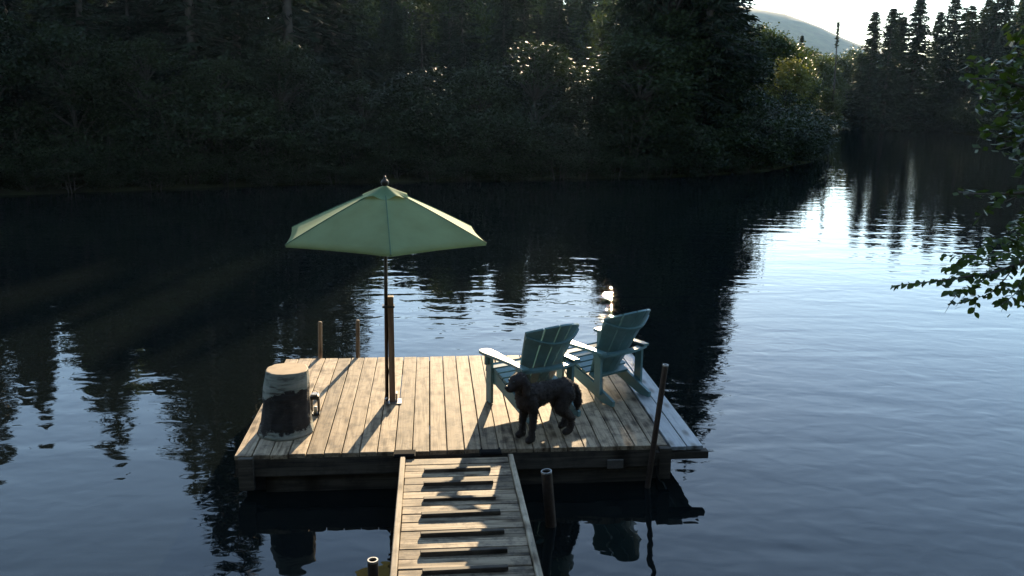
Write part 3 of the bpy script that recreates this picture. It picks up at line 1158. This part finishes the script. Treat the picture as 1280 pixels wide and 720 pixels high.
b1 = dl(PZ(400, 448, ZD))
yb = DD + 0.045
for xp, yt, lab in ((400, 402, 'round wooden mooring pole at the back dock edge, nearer the log stool'),
                    (447, 400, 'round wooden mooring pole at the back dock edge, nearer the umbrella')):
    q = dl(PZ(xp, 447, ZD))
    wb = DM @ Vector((q.x, yb, ZD))
    wt_ = PY(xp, yt, wb.y)
    solid_pole('mooring_pole', lab, 'pole', (wb.x, wb.y, ZD), (wt_.x, wt_.y, wt_.z), 0.026, M['pole'], group='mooring poles at the back of the dock')
q = dl(PZ(815, 560, ZD))
wb = DM @ Vector((q.x, -0.105, ZD))
wt_ = PY(832, 456, wb.y - 0.02)
pipe('mooring_pipe', 'tall dark leaning pipe at the front dock corner behind the dog', 'pipe', (wb.x, wb.y, ZD), wt_, 0.026, 0.005, M['rust'], M['steel'], group='mooring pipes')
wt_ = PY(683, 589, 6.9)
wb = PY(694, 719, 6.93)
pipe('mooring_pipe', 'thick rusty hollow pipe standing in the water right beside the gangway', 'pipe', wb, wt_, 0.046, 0.009, M['rust'], M['steel'], group='mooring pipes')
wt_ = PZ(466, 700, 0.5)
pipe('mooring_pipe', 'short grey hollow pipe left of the gangway rail', 'pipe', (wt_.x, wt_.y, 0), wt_, 0.036, 0.008, M['rust'], M['steel'], group='mooring pipes')

# ------------------------------------------------------------------ umbrella and its post
ub = PZ(488, 502, ZD)
post = thing('umbrella_post', 'brown timber post bolted to the dock holding the umbrella pole', 'post', (ub.x + 0.022, ub.y, ZD + 0.003), R(8))
ptop = PY(488, 371, ub.y).z - ZD
MB().box((0, 0, ptop / 2 + 0.004), (0.062, 0.085, ptop), None, 0.005).build('timber', M['post'], post)
mb = MB()
mb.box((0.015, -0.01, 0.003), (0.16, 0.16, 0.006))
mb.box((0.043, 0, 0.05), (0.02, 0.09, 0.10), None, 0.003)
mb.build('bracket', M['steel'], post)
for z in (ptop - 0.10,):
    mb = MB()
    mb.box((-0.022, 0, z), (0.125, 0.10, 0.02))
    mb.build('strap', M['black'], post)
mb = MB()
mb.tube([(-0.075, -0.05, 0.006), (-0.075, -0.05, 0.045), (-0.05, -0.05, 0.06)], 0.009, 6)
mb.build('hook', M['steel'], post)

um = thing('patio_umbrella', 'open six-panel green market umbrella on a dark pole', 'umbrella', (ub.x - 0.036, ub.y, ZD + 0.012), 0)
uo = Vector((ub.x - 0.036, ub.y, ZD + 0.012))
ftop = PY(481, 220, ub.y)
lean = Vector((ftop.x - uo.x, 0, ftop.z - uo.z))
um_h = lean.z
um.rotation_euler = (0, math.atan2(lean.x, lean.z), 0)
MB().tube([(0, 0, 0), (0, 0, um_h - 0.10)], 0.019, 12).build('pole', M['bronze'], um, True)
MB().lathe([(0.004, um_h - 0.115), (0.03, um_h - 0.11), (0.02, um_h - 0.10), (0.036, um_h - 0.085), (0.042, um_h - 0.062), (0.03, um_h - 0.042), (0.014, um_h - 0.03), (0.015, um_h - 0.016), (0.006, um_h)], n=14).build('finial', M['bronze'], um, True)
UR = 1.10
apex = um_h - 0.115
nearv = PY(490, 320, ub.y - UR)
rim_z = nearv.z - uo.z + 0.01
a_off = -math.pi / 2 + R(10.5)
va = [a_off + k * math.pi / 3 for k in range(6)]


def canopy_pt(ang_frac, k, t):
    """t 0 at the apex .. 1 at the rim, ang_frac 0..1 over panel k: a taut panel sagging between its ribs"""
    p0 = Vector((math.cos(va[k]), math.sin(va[k]), 0))
    p1 = Vector((math.cos(va[(k + 1) % 6]), math.sin(va[(k + 1) % 6]), 0))
    u = p0.lerp(p1, ang_frac)
    sag = math.sin(math.pi * ang_frac)
    r = UR * t * (1 - 0.022 * sag * t)
    z = apex + (rim_z - apex) * (t ** 1.06) + 0.006 * math.sin(math.pi * t) - 0.010 * sag * math.sin(math.pi * min(1, t * 0.95)) * t
    z += 0.004 * sag * t * t
    return Vector((u.x * r, u.y * r, z))


for k in range(6):
    vs, fs = [], []
    na, ntt = 8, 12
    t0 = 0.05
    for j in range(ntt + 1):
        for i in range(na + 1):
            vs.append(canopy_pt(i / na, k, t0 + (1 - t0) * j / ntt))
    for j in range(ntt):
        for i in range(na):
            q = j * (na + 1) + i
            fs.append((q, q + na + 1, q + na + 2, q + 1))
    # folded hem
    base = ntt * (na + 1)
    o0 = len(vs)
    for i in range(na + 1):
        v = vs[base + i]
        vs.append(Vector((v.x * 0.992, v.y * 0.992, v.z - 0.022)))
    for i in range(na):
        fs.append((base + i, o0 + i, o0 + i + 1, base + i + 1))
    mb = MB()
    mb.add(vs, fs)
    mb.build('canopy_panel', M['canopy'], um, True)
    # rib with its seam and strut
    mb = MB()
    mb.tube([canopy_pt(0, k, s) - Vector((0, 0, 0.012)) for s in (0.04, 0.3, 0.6, 0.85, 0.995)], 0.0075, 6)
    r_ = mb.build('rib', M['bronze'], um)
    mb = MB()
    mb.tube([(0, 0, apex - 0.48), canopy_pt(0, k, 0.52) - Vector((0, 0, 0.02))], 0.006, 5)
    mb.build('strut', M['bronze'], r_)
    mb = MB()
    mb.tube([canopy_pt(0, k, s) + Vector((0, 0, 0.002)) for s in np.linspace(0.06, 1, 9)], 0.005, 5)
    mb.build('seam', M['seam'], r_)
vs, fs = [], []
na = 48
for j, t in enumerate((0.0, 0.35, 0.7, 1.0)):
    for i in range(na):
        a = 2 * math.pi * i / na + a_off
        sc = math.cos(3 * (a - a_off)) ** 2
        r = 0.012 + 0.235 * t * (0.88 + 0.12 * sc)
        vs.append(Vector((r * math.cos(a), r * math.sin(a), apex + 0.022 - 0.112 * t ** 1.02 + 0.022 * (1 - sc) * t * t + 0.01 * math.sin(5 * a) * t)))
for j in range(3):
    for i in range(na):
        fs.append((j * na + i, (j + 1) * na + i, (j + 1) * na + (i + 1) % na, j * na + (i + 1) % na))
mb = MB()
mb.add(vs, fs)
mb.build('vent_cap', M['canopy'], um, True)
MB().lathe([(0.02, apex - 0.52), (0.038, apex - 0.515), (0.038, apex - 0.46), (0.02, apex - 0.455)], n=12).build('runner_hub', M['bronze'], um)

# ------------------------------------------------------------------ log stool and lantern
sc_ = PZ(352, 551, ZD)
scx, scy = PZ(352, 548, ZD).x, sc_.y + 0.245
stump = thing('log_stool', 'stout birch log section with pale bark and a dark peeled band', 'log', (scx, scy, ZD + 0.004))
SH = 0.62
n_, m_ = 72, 26
vs, fs = [], []
for j in range(m_ + 1):
    t = j / m_
    z = SH * t
    rr = 0.248 - 0.052 * t + 0.010 * math.exp(-t * 9)
    ox = 0.03 * t
    for i in range(n_):
        a = 2 * math.pi * i / n_
        wob = 1 + 0.06 * mnoise.noise((math.cos(a) * 1.3, math.sin(a) * 1.3, 3 + z * 2)) + 0.045 * mnoise.noise((math.cos(a) * 4, math.sin(a) * 4, z * 6)) + 0.02 * mnoise.noise((math.cos(a) * 9, math.sin(a) * 9, z * 3))
        wob += 0.07 * max(0, math.cos(a - 3.5)) * math.exp(-t * 7) + 0.01 * max(0, math.cos(a - 0.3)) * math.exp(-t * 8)
        step = 0.006 if 0.22 < t - 0.08 * math.cos(a) < 0.58 else 0.0
        vs.append(Vector((ox + (rr - step) * wob * math.cos(a), (rr - step) * wob * math.sin(a), z)))
for j in range(m_):
    for i in range(n_):
        fs.append((j * n_ + i, j * n_ + (i + 1) % n_, (j + 1) * n_ + (i + 1) % n_, (j + 1) * n_ + i))
fs.append(tuple(reversed(range(n_))))
mb = MB()
mb.add(vs, fs)
o = mb.build('bark', M['bark'], stump, True)
top = [vs[m_ * n_ + i] for i in range(n_)]
cen = sum(top, Vector()) / n_
mb = MB()
ring0 = [cen + (v - cen) * 0.955 + Vector((0, 0, 0.004)) for v in top]
mb.add([v for v in top] + ring0 + [cen + Vector((0, 0, 0.006))], [(i, (i + 1) % n_, n_ + (i + 1) % n_, n_ + i) for i in range(n_)] + [(n_ + i, n_ + (i + 1) % n_, 2 * n_) for i in range(n_)])
o = mb.build('sawn_top', M['cut'], stump)
lp = PZ(394.5, 518, ZD)
lan = thing('lantern', 'small black metal lantern with open sides standing behind the log stool', 'lantern', (lp.x, lp.y, ZD + 0.004), R(6))
LW, LH = 0.082, 0.205
MB().box((0, 0, 0.008), (LW + 0.006, LW + 0.006, 0.016), None, 0.003).build('base', M['black'], lan)
for sx in (-1, 1):
    for sy in (-1, 1):
        MB().box((sx * (LW / 2 - 0.006), sy * (LW / 2 - 0.006), 0.016 + LH / 2 - 0.018), (0.016, 0.016, LH - 0.036)).build('corner_bar', M['black'], lan)
mb = MB()
mb.box((0, 0, LH - 0.02), (LW + 0.010, LW + 0.010, 0.035), None, 0.003)
roof = mb.build('roof', M['black'], lan)
mb = MB()
mb.prism([(-0.034, -0.034), (0.034, -0.034), (0.034, 0.034), (-0.034, 0.034)], LH - 0.0025, LH + 0.014)
mb.build('cap', M['steel'], roof)
mb = MB()
mb.tube([(0.026 * math.cos(a), 0, LH + 0.018 + 0.03 * math.sin(a)) for a in np.linspace(0, math.pi, 9)], 0.0025, 5)
mb.build('handle', M['black'], lan)
MB().lathe([(0.018, 0.0165), (0.018, 0.075), (0.015, 0.08)], n=12).build('candle', M['candle'], lan, True)


# ------------------------------------------------------------------ garden chairs
def board(mb, pts, z0, z1, m=None):
    mb.prism(pts, z0, z1, m)


def make_chair(label, loc, rz, group):
    ch = thing('adirondack_chair', label, 'chair', loc, rz, group)
    T = M['teal']
    for s in (-1, 1):
        MB().box((s * 0.298, 0.36, 0.265), (0.03, 0.10, 0.53), None, 0.003).build('front_leg', T, ch)
        # raking side rail: long board falling from the seat front to the ground behind
        prof = [(0.43, 0.385), (0.43, 0.265), (-0.33, 0.0), (-0.47, 0.0), (-0.475, 0.055), (-0.10, 0.215), (0.10, 0.275), (0.30, 0.365)]
        mm = Matrix(((0, 0, 1, s * 0.265), (1, 0, 0, 0), (0, 1, 0, 0), (0, 0, 0, 1)))
        mb = MB()
        mb.prism(prof, -0.0165, 0.0165, mm)
        mb.build('side_rail', T, ch)
        MB().box((s * 0.298, -0.255, 0.295), (0.03, 0.095, 0.42), None, 0.003).build('rear_leg', T, ch)
        # arm: narrow behind, paddle-wide in front with rounded corners
        arm = [(0.035, -0.35), (0.035, -0.10), (0.06, 0.15), (0.085, 0.34), (0.08, 0.42), (0.055, 0.465), (0.0, 0.475), (-0.045, 0.46), (-0.068, 0.42), (-0.07, 0.30), (-0.055, 0.10), (-0.05, -0.10), (-0.05, -0.35)]
        arm = [(x * s, y) for x, y in arm]
        if s < 0:
            arm = arm[::-1]
        mb = MB()
        mb.prism(arm, 0.5325, 0.5625, Matrix.Translation((s * 0.315, 0, 0)))
        o = mb.build('arm', T, ch)
        bv = o.modifiers.new('b', 'BEVEL')
        bv.width = 0.006
        bv.segments = 2
        MB().box((s * 0.335, 0.36, 0.475), (0.04, 0.03, 0.11), None, 0.003).build('arm_bracket', T, ch)
    # seat slats follow a curve from the front edge down to the back
    seat = [(0.445, 0.352, 78), (0.405, 0.396, 22), (0.325, 0.392, -14), (0.238, 0.366, -17), (0.152, 0.338, -18), (0.066, 0.309, -18), (-0.02, 0.281, -18)]
    for (y, z, an) in seat:
        mm = Matrix.Rotation(R(-an), 3, 'X')
        mb = MB()
        mb.box((0, y, z), (0.585, 0.075, 0.022), mm, 0.004)
        mb.build('seat_slat', T, ch)
    # back: five fanned slats bent round a barrel curve
    b0 = Vector((0, -0.065, 0.20))
    ax = Vector((0, -0.51, 0.84)).normalized()
    nb = Vector((0, 0.84, 0.51)).normalized()
    half_b, half_t = 0.20, 0.325
    Lc = 0.965

    def backp(u, v, off):       # u -1..1 across, v 0..1 up
        topl = Lc * (1 - 0.21 * u * u)
        hw = half_b + (half_t - half_b) * v ** 0.9
        x = u * hw
        bend = 0.15 * u * u * (0.45 + 0.55 * v)
        p = b0 + ax * (topl * v) + nb * (bend + off)
        return Vector((x, p.y, p.z))
    ns = 5
    for k in range(ns):
        u0 = -1 + 2 * k / ns + 0.02
        u1 = -1 + 2 * (k + 1) / ns - 0.02
        vs, fs = [], []
        nu, nv = 3, 8
        for off in (0.0, -0.022):
            for j in range(nv + 1):
                for i in range(nu + 1):
                    vs.append(backp(u0 + (u1 - u0) * i / nu, j / nv, off))
        st = (nu + 1) * (nv + 1)
        for j in range(nv):
            for i in range(nu):
                q = j * (nu + 1) + i
                fs.append((q, q + 1, q + nu + 2, q + nu + 1))
                fs.append((st + q, st + q + nu + 1, st + q + nu + 2, st + q + 1))
        for j in range(nv):
            q = j * (nu + 1)
            fs.append((q, q + nu + 1, st + q + nu + 1, st + q))
            q += nu
            fs.append((q, st + q, st + q + nu + 1, q + nu + 1))
        for i in range(nu):
            fs.append((i, st + i, st + i + 1, i + 1))
            q = nv * (nu + 1) + i
            fs.append((q, q + 1, st + q + 1, st + q))
        mb = MB()
        mb.add(vs, fs)
        mb.build('back_slat', T, ch)
    # curved rib behind the top of the back
    for vv, hh_, nm in ((0.745, 0.02, 'back_rib'),):
        vs, fs = [], []
        K = 14
        for i in range(K + 1):
            u = -0.985 + 1.97 * i / K
            for off, dv in ((-0.023, -hh_), (-0.023, hh_), (-0.045, hh_), (-0.045, -hh_)):
                vs.append(backp(u, (vv + dv) / (1 - 0.21 * u * u), off))
        for i in range(K):
            for q in range(4):
                fs.append((4 * i + q, 4 * i + (q + 1) % 4, 4 * i + 4 + (q + 1) % 4, 4 * i + 4 + q))
        fs.append((3, 2, 1, 0))
        fs.append((4 * K, 4 * K + 1, 4 * K + 2, 4 * K + 3))
        mb = MB()
        mb.add(vs, fs)
        mb.build(nm, T, ch)
    # horizontal plank behind the back that ties the arms together, hollowed to the back's curve
    inner, outer = [], []
    for i in range(13):
        u = -1 + 2 * i / 12
        hw = 0.352
        inner.append((u * hw, -0.302 + 0.075 * u * u))
        outer.append((u * hw, -0.385 + 0.075 * u * u * 0.9))
    mb = MB()
    mb.prism(outer + inner[::-1], 0.505, 0.532)
    mb.build('arm_tie', T, ch)
    MB().box((0, -0.10, 0.235), (0.50, 0.09, 0.028), Matrix.Rotation(R(18), 3, 'X'), 0.003).build('lower_tie', T, ch)
    MB().box((0, 0.36, 0.215), (0.50, 0.028, 0.06), None, 0.003).build('front_stretcher', T, ch)
    return ch


def chair_at(label, anchor_local, anchor_world, rz, group):
    a = Vector(anchor_local)
    rot = Matrix.Rotation(rz, 3, 'Z') @ a
    return make_chair(label, (anchor_world.x - rot.x, anchor_world.y - rot.y, ZD + 0.006), rz, group)


GRP = 'teal chairs on the dock'
chair_at('teal slatted garden chair with its back to the dog, sunlit left arm', (-0.298, 0.36, 0), PZ(612, 503, ZD), R(32), GRP)
c2 = (PZ(766, 507, ZD) + PZ(811, 498, ZD)) / 2
chair_at('teal slatted garden chair in the shade beside the pale grey planks', (0, -0.46, 0), c2, R(37), GRP)


# ------------------------------------------------------------------ dog
def capsule(mb, p0, r0, p1, r1, flat=None, n=14, k=5):
    p0, p1 = Vector(p0), Vector(p1)
    ax = (p1 - p0)
    L = ax.length
    ax = ax.normalized() if L > 1e-6 else Vector((0, 0, 1))
    a = ax.orthogonal().normalized()
    b = ax.cross(a)
    rings = []
    for i in range(1, k + 1):
        g_ = math.pi / 2 * i / k
        rings.append((p0 - ax * r0 * math.cos(g_), r0 * math.sin(g_)))
    for i in range(0, k):
        g_ = math.pi / 2 * i / k
        rings.append((p1 + ax * r1 * math.sin(g_), r1 * math.cos(g_)))
    vs = [p0 - ax * r0]
    for c, r in rings:
        for q in range(n):
            g_ = 2 * math.pi * q / n
            vs.append(c + (a * math.cos(g_) + b * math.sin(g_)) * r)
    vs.append(p1 + ax * r1)
    fs = [(0, 1 + (q + 1) % n, 1 + q) for q in range(n)]
    for i in range(len(rings) - 1):
        for q in range(n):
            fs.append((1 + i * n + q, 1 + i * n + (q + 1) % n, 1 + (i + 1) * n + (q + 1) % n, 1 + (i + 1) * n + q))
    e = len(vs) - 1
    s_ = 1 + (len(rings) - 1) * n
    fs += [(s_ + q, s_ + (q + 1) % n, e) for q in range(n)]
    if flat:
        cen_, sc2 = flat
        vs = [Vector((cen_[0] + (v.x - cen_[0]) * sc2[0], cen_[1] + (v.y - cen_[1]) * sc2[1], cen_[2] + (v.z - cen_[2]) * sc2[2])) for v in vs]
    mb.add(vs, fs)


mb = MB()
ch_ = lambda pts: [capsule(mb, p[0], p[1], q[0], q[1]) for p, q in zip(pts[:-1], pts[1:])]
ch_([((0.19, 0, 0.435), 0.112), ((0.04, 0, 0.437), 0.108), ((-0.10, 0, 0.455), 0.092), ((-0.22, 0, 0.45), 0.102)])
ch_([((0.20, 0, 0.385), 0.095), ((0.04, 0, 0.405), 0.088)])
ch_([((0.20, 0, 0.46), 0.095), ((0.25, 0.005, 0.545), 0.080), ((0.285, 0.01, 0.59), 0.074)])
ch_([((0.285, 0.012, 0.605), 0.082), ((0.315, 0.016, 0.602), 0.076)])
ch_([((0.335, 0.02, 0.582), 0.052), ((0.405, 0.035, 0.562), 0.040)])
ch_([((0.34, 0.02, 0.552), 0.036), ((0.395, 0.032, 0.538), 0.026)])
for s in (-1, 1):
    ch_([((0.275, 0.012 + s * 0.070, 0.64), 0.028), ((0.265, 0.012 + s * 0.094, 0.585), 0.040), ((0.268, 0.012 + s * 0.094, 0.505), 0.036)])
    ch_([((0.195, s * 0.06, 0.40), 0.078), ((0.165, s * 0.08, 0.30), 0.046), ((0.185, s * 0.085, 0.15), 0.032), ((0.185, s * 0.085, 0.04), 0.034), ((0.222, s * 0.085, 0.032), 0.034)])
    dx = 0.03 * s
    ch_([((-0.21, s * 0.055, 0.40), 0.095), ((-0.165 + dx, s * 0.085, 0.285), 0.062), ((-0.295 + dx, s * 0.085, 0.165), 0.036), ((-0.275 + dx, s * 0.085, 0.045), 0.034), ((-0.232 + dx, s * 0.085, 0.032), 0.035)])
ch_([((-0.30, 0, 0.47), 0.035), ((-0.36, -0.01, 0.43), 0.036), ((-0.40, -0.02, 0.34), 0.042), ((-0.41, -0.02, 0.25), 0.038), ((-0.405, -0.02, 0.20), 0.02)])
tmp = mb.build('dog_tmp', M['fur'])
rm = tmp.modifiers.new('r', 'REMESH')
rm.mode = 'VOXEL'
rm.voxel_size = 0.010
sm_ = tmp.modifiers.new('s', 'SMOOTH')
sm_.factor = 0.6
sm_.iterations = 5
dg = bpy.context.evaluated_depsgraph_get()
dm = bpy.data.meshes.new_from_object(tmp.evaluated_get(dg))
bpy.data.objects.remove(tmp)
dm.name = 'dog_body'
nv_ = len(dm.vertices)
co = np.empty(nv_ * 3, np.float32)
dm.vertices.foreach_get('co', co)
co = co.reshape(-1, 3)
nr = np.empty(nv_ * 3, np.float32)
dm.vertices.foreach_get('normal', nr)
nr = nr.reshape(-1, 3)
ds_ = np.array([0.007 * mnoise.noise(Vector(c) * 16) + 0.006 * mnoise.noise(Vector(c) * 40) for c in co.tolist()])
face_keep = np.clip((0.35 - co[:, 0]) / 0.06, 0.25, 1)
co2 = co + nr * (ds_ * face_keep)[:, None]
co2[:, 2] = np.maximum(co2[:, 2], 0.0)
dm.vertices.foreach_set('co', co2.ravel())
dm.polygons.foreach_set('use_smooth', [True] * len(dm.polygons))
dm.update()
fp = (PZ(650, 547, ZD) + PZ(663, 556, ZD)) / 2
hp = (PZ(702, 536, ZD) + PZ(711, 544, ZD)) / 2
hd = math.atan2(fp.y - hp.y, fp.x - hp.x)
mid = (fp + hp) / 2
dog = thing('dog', 'dark brown curly-coated dog standing sideways on the dock behind the chair', 'dog', (mid.x + 0.025 * math.cos(hd), mid.y + 0.025 * math.sin(hd), ZD + 0.006), hd)
body = link('body', dm, dog)
# coat: short curly locks
rn = np.random.default_rng(9)
idx = rn.integers(0, nv_, 15000)
base = co2[idx] + rn.normal(0, 0.004, (len(idx), 3))
nn = nr[idx]
dn = nn * 0.75 + np.array([-0.35, 0, -0.55]) + rn.normal(0, 0.45, (len(idx), 3))
dn /= np.linalg.norm(dn, axis=1)[:, None]
ln = rn.uniform(0.007, 0.017, len(idx)) * np.clip((0.38 - base[:, 0]) / 0.08, 0.3, 1) * np.where(base[:, 0] < -0.34, 1.7, 1.0) * np.where(base[:, 2] < 0.06, 0.4, 1.0)
V, Fq = tri_leaves(base - nn * 0.004, dn, ln, np.full(len(idx), 0.0028), rn)
V[:, 2] = np.maximum(V[:, 2], 0.001)
coat = link('coat', np_mesh('coat', V, Fq, M['fur']), dog)
coat['kind'] = 'stuff'
mb = MB()
capsule(mb, (0.440, 0.04, 0.576), 0.018, (0.446, 0.041, 0.574), 0.015)
mb.build('nose', M['nose'], dog, True)
for s in (-1, 1):
    mb = MB()
    capsule(mb, (0.375, 0.022 + s * 0.040, 0.622), 0.010, (0.377, 0.022 + s * 0.040, 0.622), 0.010, n=8, k=3)
    mb.build('eye', M['nose'], dog, True)

# ------------------------------------------------------------------ alder reaching in from the near bank
ra = random.Random(12)
tx, ty = 5.6, 5.0
tz = float(gz(tx, ty))
alder = thing('alder_tree', 'leafy alder leaning over the water from the near bank', 'tree', (tx, ty, tz - 0.1))
AO = Vector((tx, ty, tz - 0.1))
mb = MB()
trunk_pts = [Vector((0, 0, 0)), Vector((-0.1, 0.15, 1.2)), Vector((-0.2, 0.35, 2.6)), Vector((-0.25, 0.5, 4.2)), Vector((-0.2, 0.6, 6.0))]
mb.tube(trunk_pts, [0.13, 0.11, 0.085, 0.06, 0.02], 10)
mb.build('trunk', M['twig'], alder, True)
# leaf: pointed oval folded along its midrib
outl = [(0, 0), (0.22, 0.27), (0.52, 0.36), (0.80, 0.24), (1.0, 0)]


def leaf_mesh(k):
    vs, fs = [], []
    cup = (0.10, 0.18, 0.05)[k]
    for (l, w_) in outl:
        dz = -0.18 * l * l
        vs.append((l, 0, dz))
        vs.append((l, w_, dz + cup * w_ / 0.26))
        vs.append((l, -w_, dz + cup * w_ / 0.26))
    for i in range(4):
        a = i * 3
        fs.append((a, a + 3, a + 4, a + 1))
        fs.append((a, a + 2, a + 5, a + 3))
    me = bpy.data.meshes.new('leaf')
    me.from_pydata(vs, [], fs)
    me.polygons.foreach_set('use_smooth', [True] * len(fs))
    me.materials.append(M['leafn'])
    me.update()
    return me


LM = [leaf_mesh(k) for k in range(3)]
# twigs read off the photograph, each a run of pixels at its own distance
limbs = [
    # (distance, [pixels from the outer frame inwards], [side twigs])
    (6.0, [(1420, 250), (1330, 300), (1260, 335), (1195, 348), (1118, 357)],
     [[(1235, 340), (1215, 318), (1196, 330)], [(1262, 335), (1240, 365), (1205, 376)], [(1285, 325), (1265, 300), (1235, 300)], [(1290, 322), (1275, 360), (1250, 382)],
      [(1250, 338), (1222, 345), (1180, 334)], [(1300, 320), (1290, 345), (1272, 380)], [(1230, 342), (1215, 360), (1188, 366)], [(1275, 330), (1255, 318), (1218, 330)], [(1300, 318), (1285, 300), (1262, 318)]]),
    (5.7, [(1400, 170), (1340, 215), (1290, 238), (1240, 243), (1198, 240)], [[(1290, 238), (1262, 250), (1232, 262)], [(1310, 230), (1285, 262), (1264, 282)], [(1330, 222), (1300, 262), (1276, 292)]]),
    (5.6, [(1400, 120), (1335, 120), (1290, 112), (1250, 100), (1206, 98)],
     [[(1290, 112), (1262, 130), (1224, 140)], [(1300, 114), (1272, 92), (1238, 74)], [(1260, 103), (1240, 85), (1212, 80)], [(1310, 116), (1280, 150), (1248, 160)], [(1320, 118), (1290, 82), (1262, 66)],
      [(1325, 118), (1295, 140), (1262, 120)], [(1270, 106), (1250, 122), (1218, 116)], [(1300, 116), (1275, 110), (1240, 112)]]),
    (5.9, [(1400, 130), (1340, 150), (1300, 162), (1262, 172), (1230, 160)], [[(1290, 165), (1272, 180), (1246, 188)], [(1310, 160), (1290, 185), (1268, 198)], [(1300, 162), (1275, 160), (1236, 156)], [(1320, 156), (1296, 196), (1276, 205)]]),
    (5.5, [(1420, 10), (1350, 20), (1310, 35), (1284, 44), (1262, 45)], [[(1310, 35), (1295, 55), (1270, 62)]]),
]
leaf_n = 0
leaf_budget = [60]
stuff_cs = []


def add_leaf(parent, p, along, side_sign, size):
    d = (along + Vector((0, 0, 0)) * 0).normalized()
    sidev = d.cross(Vector((0, 0, 1))).normalized() * side_sign
    dirv = (d * ra.uniform(0.3, 0.9) + sidev * ra.uniform(0.5, 1.1) + Vector((0, 0, ra.uniform(-0.75, 0.15)))).normalized()
    upv = Vector((ra.uniform(-0.6, 0.6), ra.uniform(-0.7, 0.4), 1)).normalized()
    yv = upv.cross(dirv).normalized()
    zv = dirv.cross(yv)
    m3 = Matrix((dirv, yv, zv)).transposed()
    o = link('leaf', ra.choice(LM), parent, p)
    o.rotation_euler = m3.to_euler()
    o.scale = (size, size, size)
    return o


def smooth_poly(pts, n):
    P_ = [Vector(p) for p in pts]
    out = []
    for s in np.linspace(0, len(P_) - 1, n):
        i = min(int(s), len(P_) - 2)
        t = s - i
        p0 = P_[max(i - 1, 0)]
        p1, p2 = P_[i], P_[i + 1]
        p3 = P_[min(i + 2, len(P_) - 1)]
        out.append(0.5 * ((2 * p1) + (p2 - p0) * t + (2 * p0 - 5 * p1 + 4 * p2 - p3) * t * t + (3 * p1 - p0 - 3 * p2 + p3) * t ** 3))
    return out


for (Y, main, sides) in limbs:
    mb = MB()
    mp_ = [PY(x, y, Y + 0.15 * math.sin(i * 1.7)) - AO for i, (x, y) in enumerate(main)]
    root_i = min(range(len(trunk_pts)), key=lambda i: abs(trunk_pts[i].z - mp_[0].z + 0.5))
    pts = smooth_poly([trunk_pts[root_i]] + mp_, 22)
    mb.tube(pts, list(np.linspace(0.026, 0.0022, 22)), 6)
    runs = [pts[9:]]
    extra = []
    for sd in sides:
        q = [PY(x, y, Y + ra.uniform(-0.35, 0.35) * (j / 2)) - AO for j, (x, y) in enumerate(sd)]
        near_ = min(pts, key=lambda p: (p - q[0]).length)
        q[0] = near_.copy()
        sp = smooth_poly(q, 9)
        mb.tube(sp, list(np.linspace(0.005, 0.0015, 9)), 5)
        runs.append(sp)
        for off in range(2):                 # offshoots
            st_ = sp[3 + 3 * off]
            dv_ = (sp[-1] - sp[0]).normalized()
            e_ = st_ + dv_ * ra.uniform(0.08, 0.16) + Vector((ra.uniform(-0.05, 0.08), ra.uniform(-0.14, 0.14), ra.uniform(-0.14, 0.10)))
            sp2 = smooth_poly([st_, (st_ + e_) / 2 + Vector((0, 0, 0.015)), e_], 5)
            mb.tube(sp2, list(np.linspace(0.003, 0.0012, 5)), 4)
            extra.append(sp2)
    br = mb.build('branch', M['twig'], alder, True)
    for ri, run in enumerate(runs + extra):
        tot = sum((b - a).length for a, b in zip(run[:-1], run[1:]))
        nl = max(4, int(tot / 0.024))
        sgn = 1
        for q in range(nl):
            s = (q + 0.8) / nl * (len(run) - 1)
            i = min(int(s), len(run) - 2)
            p = run[i].lerp(run[i + 1], s - i)
            wp = p + AO
            xp_ = 640 + F * wp.x / (wp.y * math.cos(TH) - (wp.z - H) * math.sin(TH))
            if leaf_n < 300 and xp_ < 1300 and (ri < len(runs) or leaf_budget[0] > 0):
                leaf_budget[0] -= ri >= len(runs)
                add_leaf(br, p, run[i + 1] - run[i], sgn, ra.uniform(0.042, 0.072))
                leaf_n += 1
            else:
                stuff_cs.append(tuple(p))
            sgn = -sgn
# the rest of the alder's crown, out of the picture to the right
rn = np.random.default_rng(21)
cs = []
for k in range(60):
    c = np.array([rn.uniform(-0.9, 1.8), rn.uniform(-1.6, 1.6), rn.uniform(2.2, 6.4)])
    wxy = c + np.array(AO)
    if wxy[0] < 0.64 * wxy[1] + 0.55:
        continue
    cs.append(c + rn.normal(0, 0.24, (90, 3)))
cs.append(np.array(stuff_cs) + rn.normal(0, 0.02, (len(stuff_cs), 3)))
print('alder leaves', leaf_n, len(stuff_cs))
cs = np.concatenate(cs)
V, Fq = quad_leaves(cs, rn.uniform(0.03, 0.042, len(cs)), rn, 0.9)
fo = link('foliage', np_mesh('alder_foliage', V, Fq, M['leafn']), alder)
fo['kind'] = 'stuff'

# ------------------------------------------------------------------ air
mb = MB()
mb.box((0, 485, 88), (2900, 2170, 182))
hz = mb.build('haze', M['ground'])
hz.data.materials.clear()
hmz = bpy.data.materials.new('evening_haze')
hmz.use_nodes = True
t = hmz.node_tree
t.nodes.clear()
ho = N(t, 'ShaderNodeOutputMaterial')
pv = N(t, 'ShaderNodeVolumePrincipled')
pv.inputs['Color'].default_value = (0.42, 0.66, 1.0, 1)
pv.inputs['Density'].default_value = 0.00007
pv.inputs['Anisotropy'].default_value = 0.45
t.links.new(pv.outputs[0], ho.inputs['Volume'])
hz.data.materials.append(hmz)
hz['kind'] = 'stuff'
hz['label'] = 'thin evening haze over the pond and forest'
hz['category'] = 'haze'
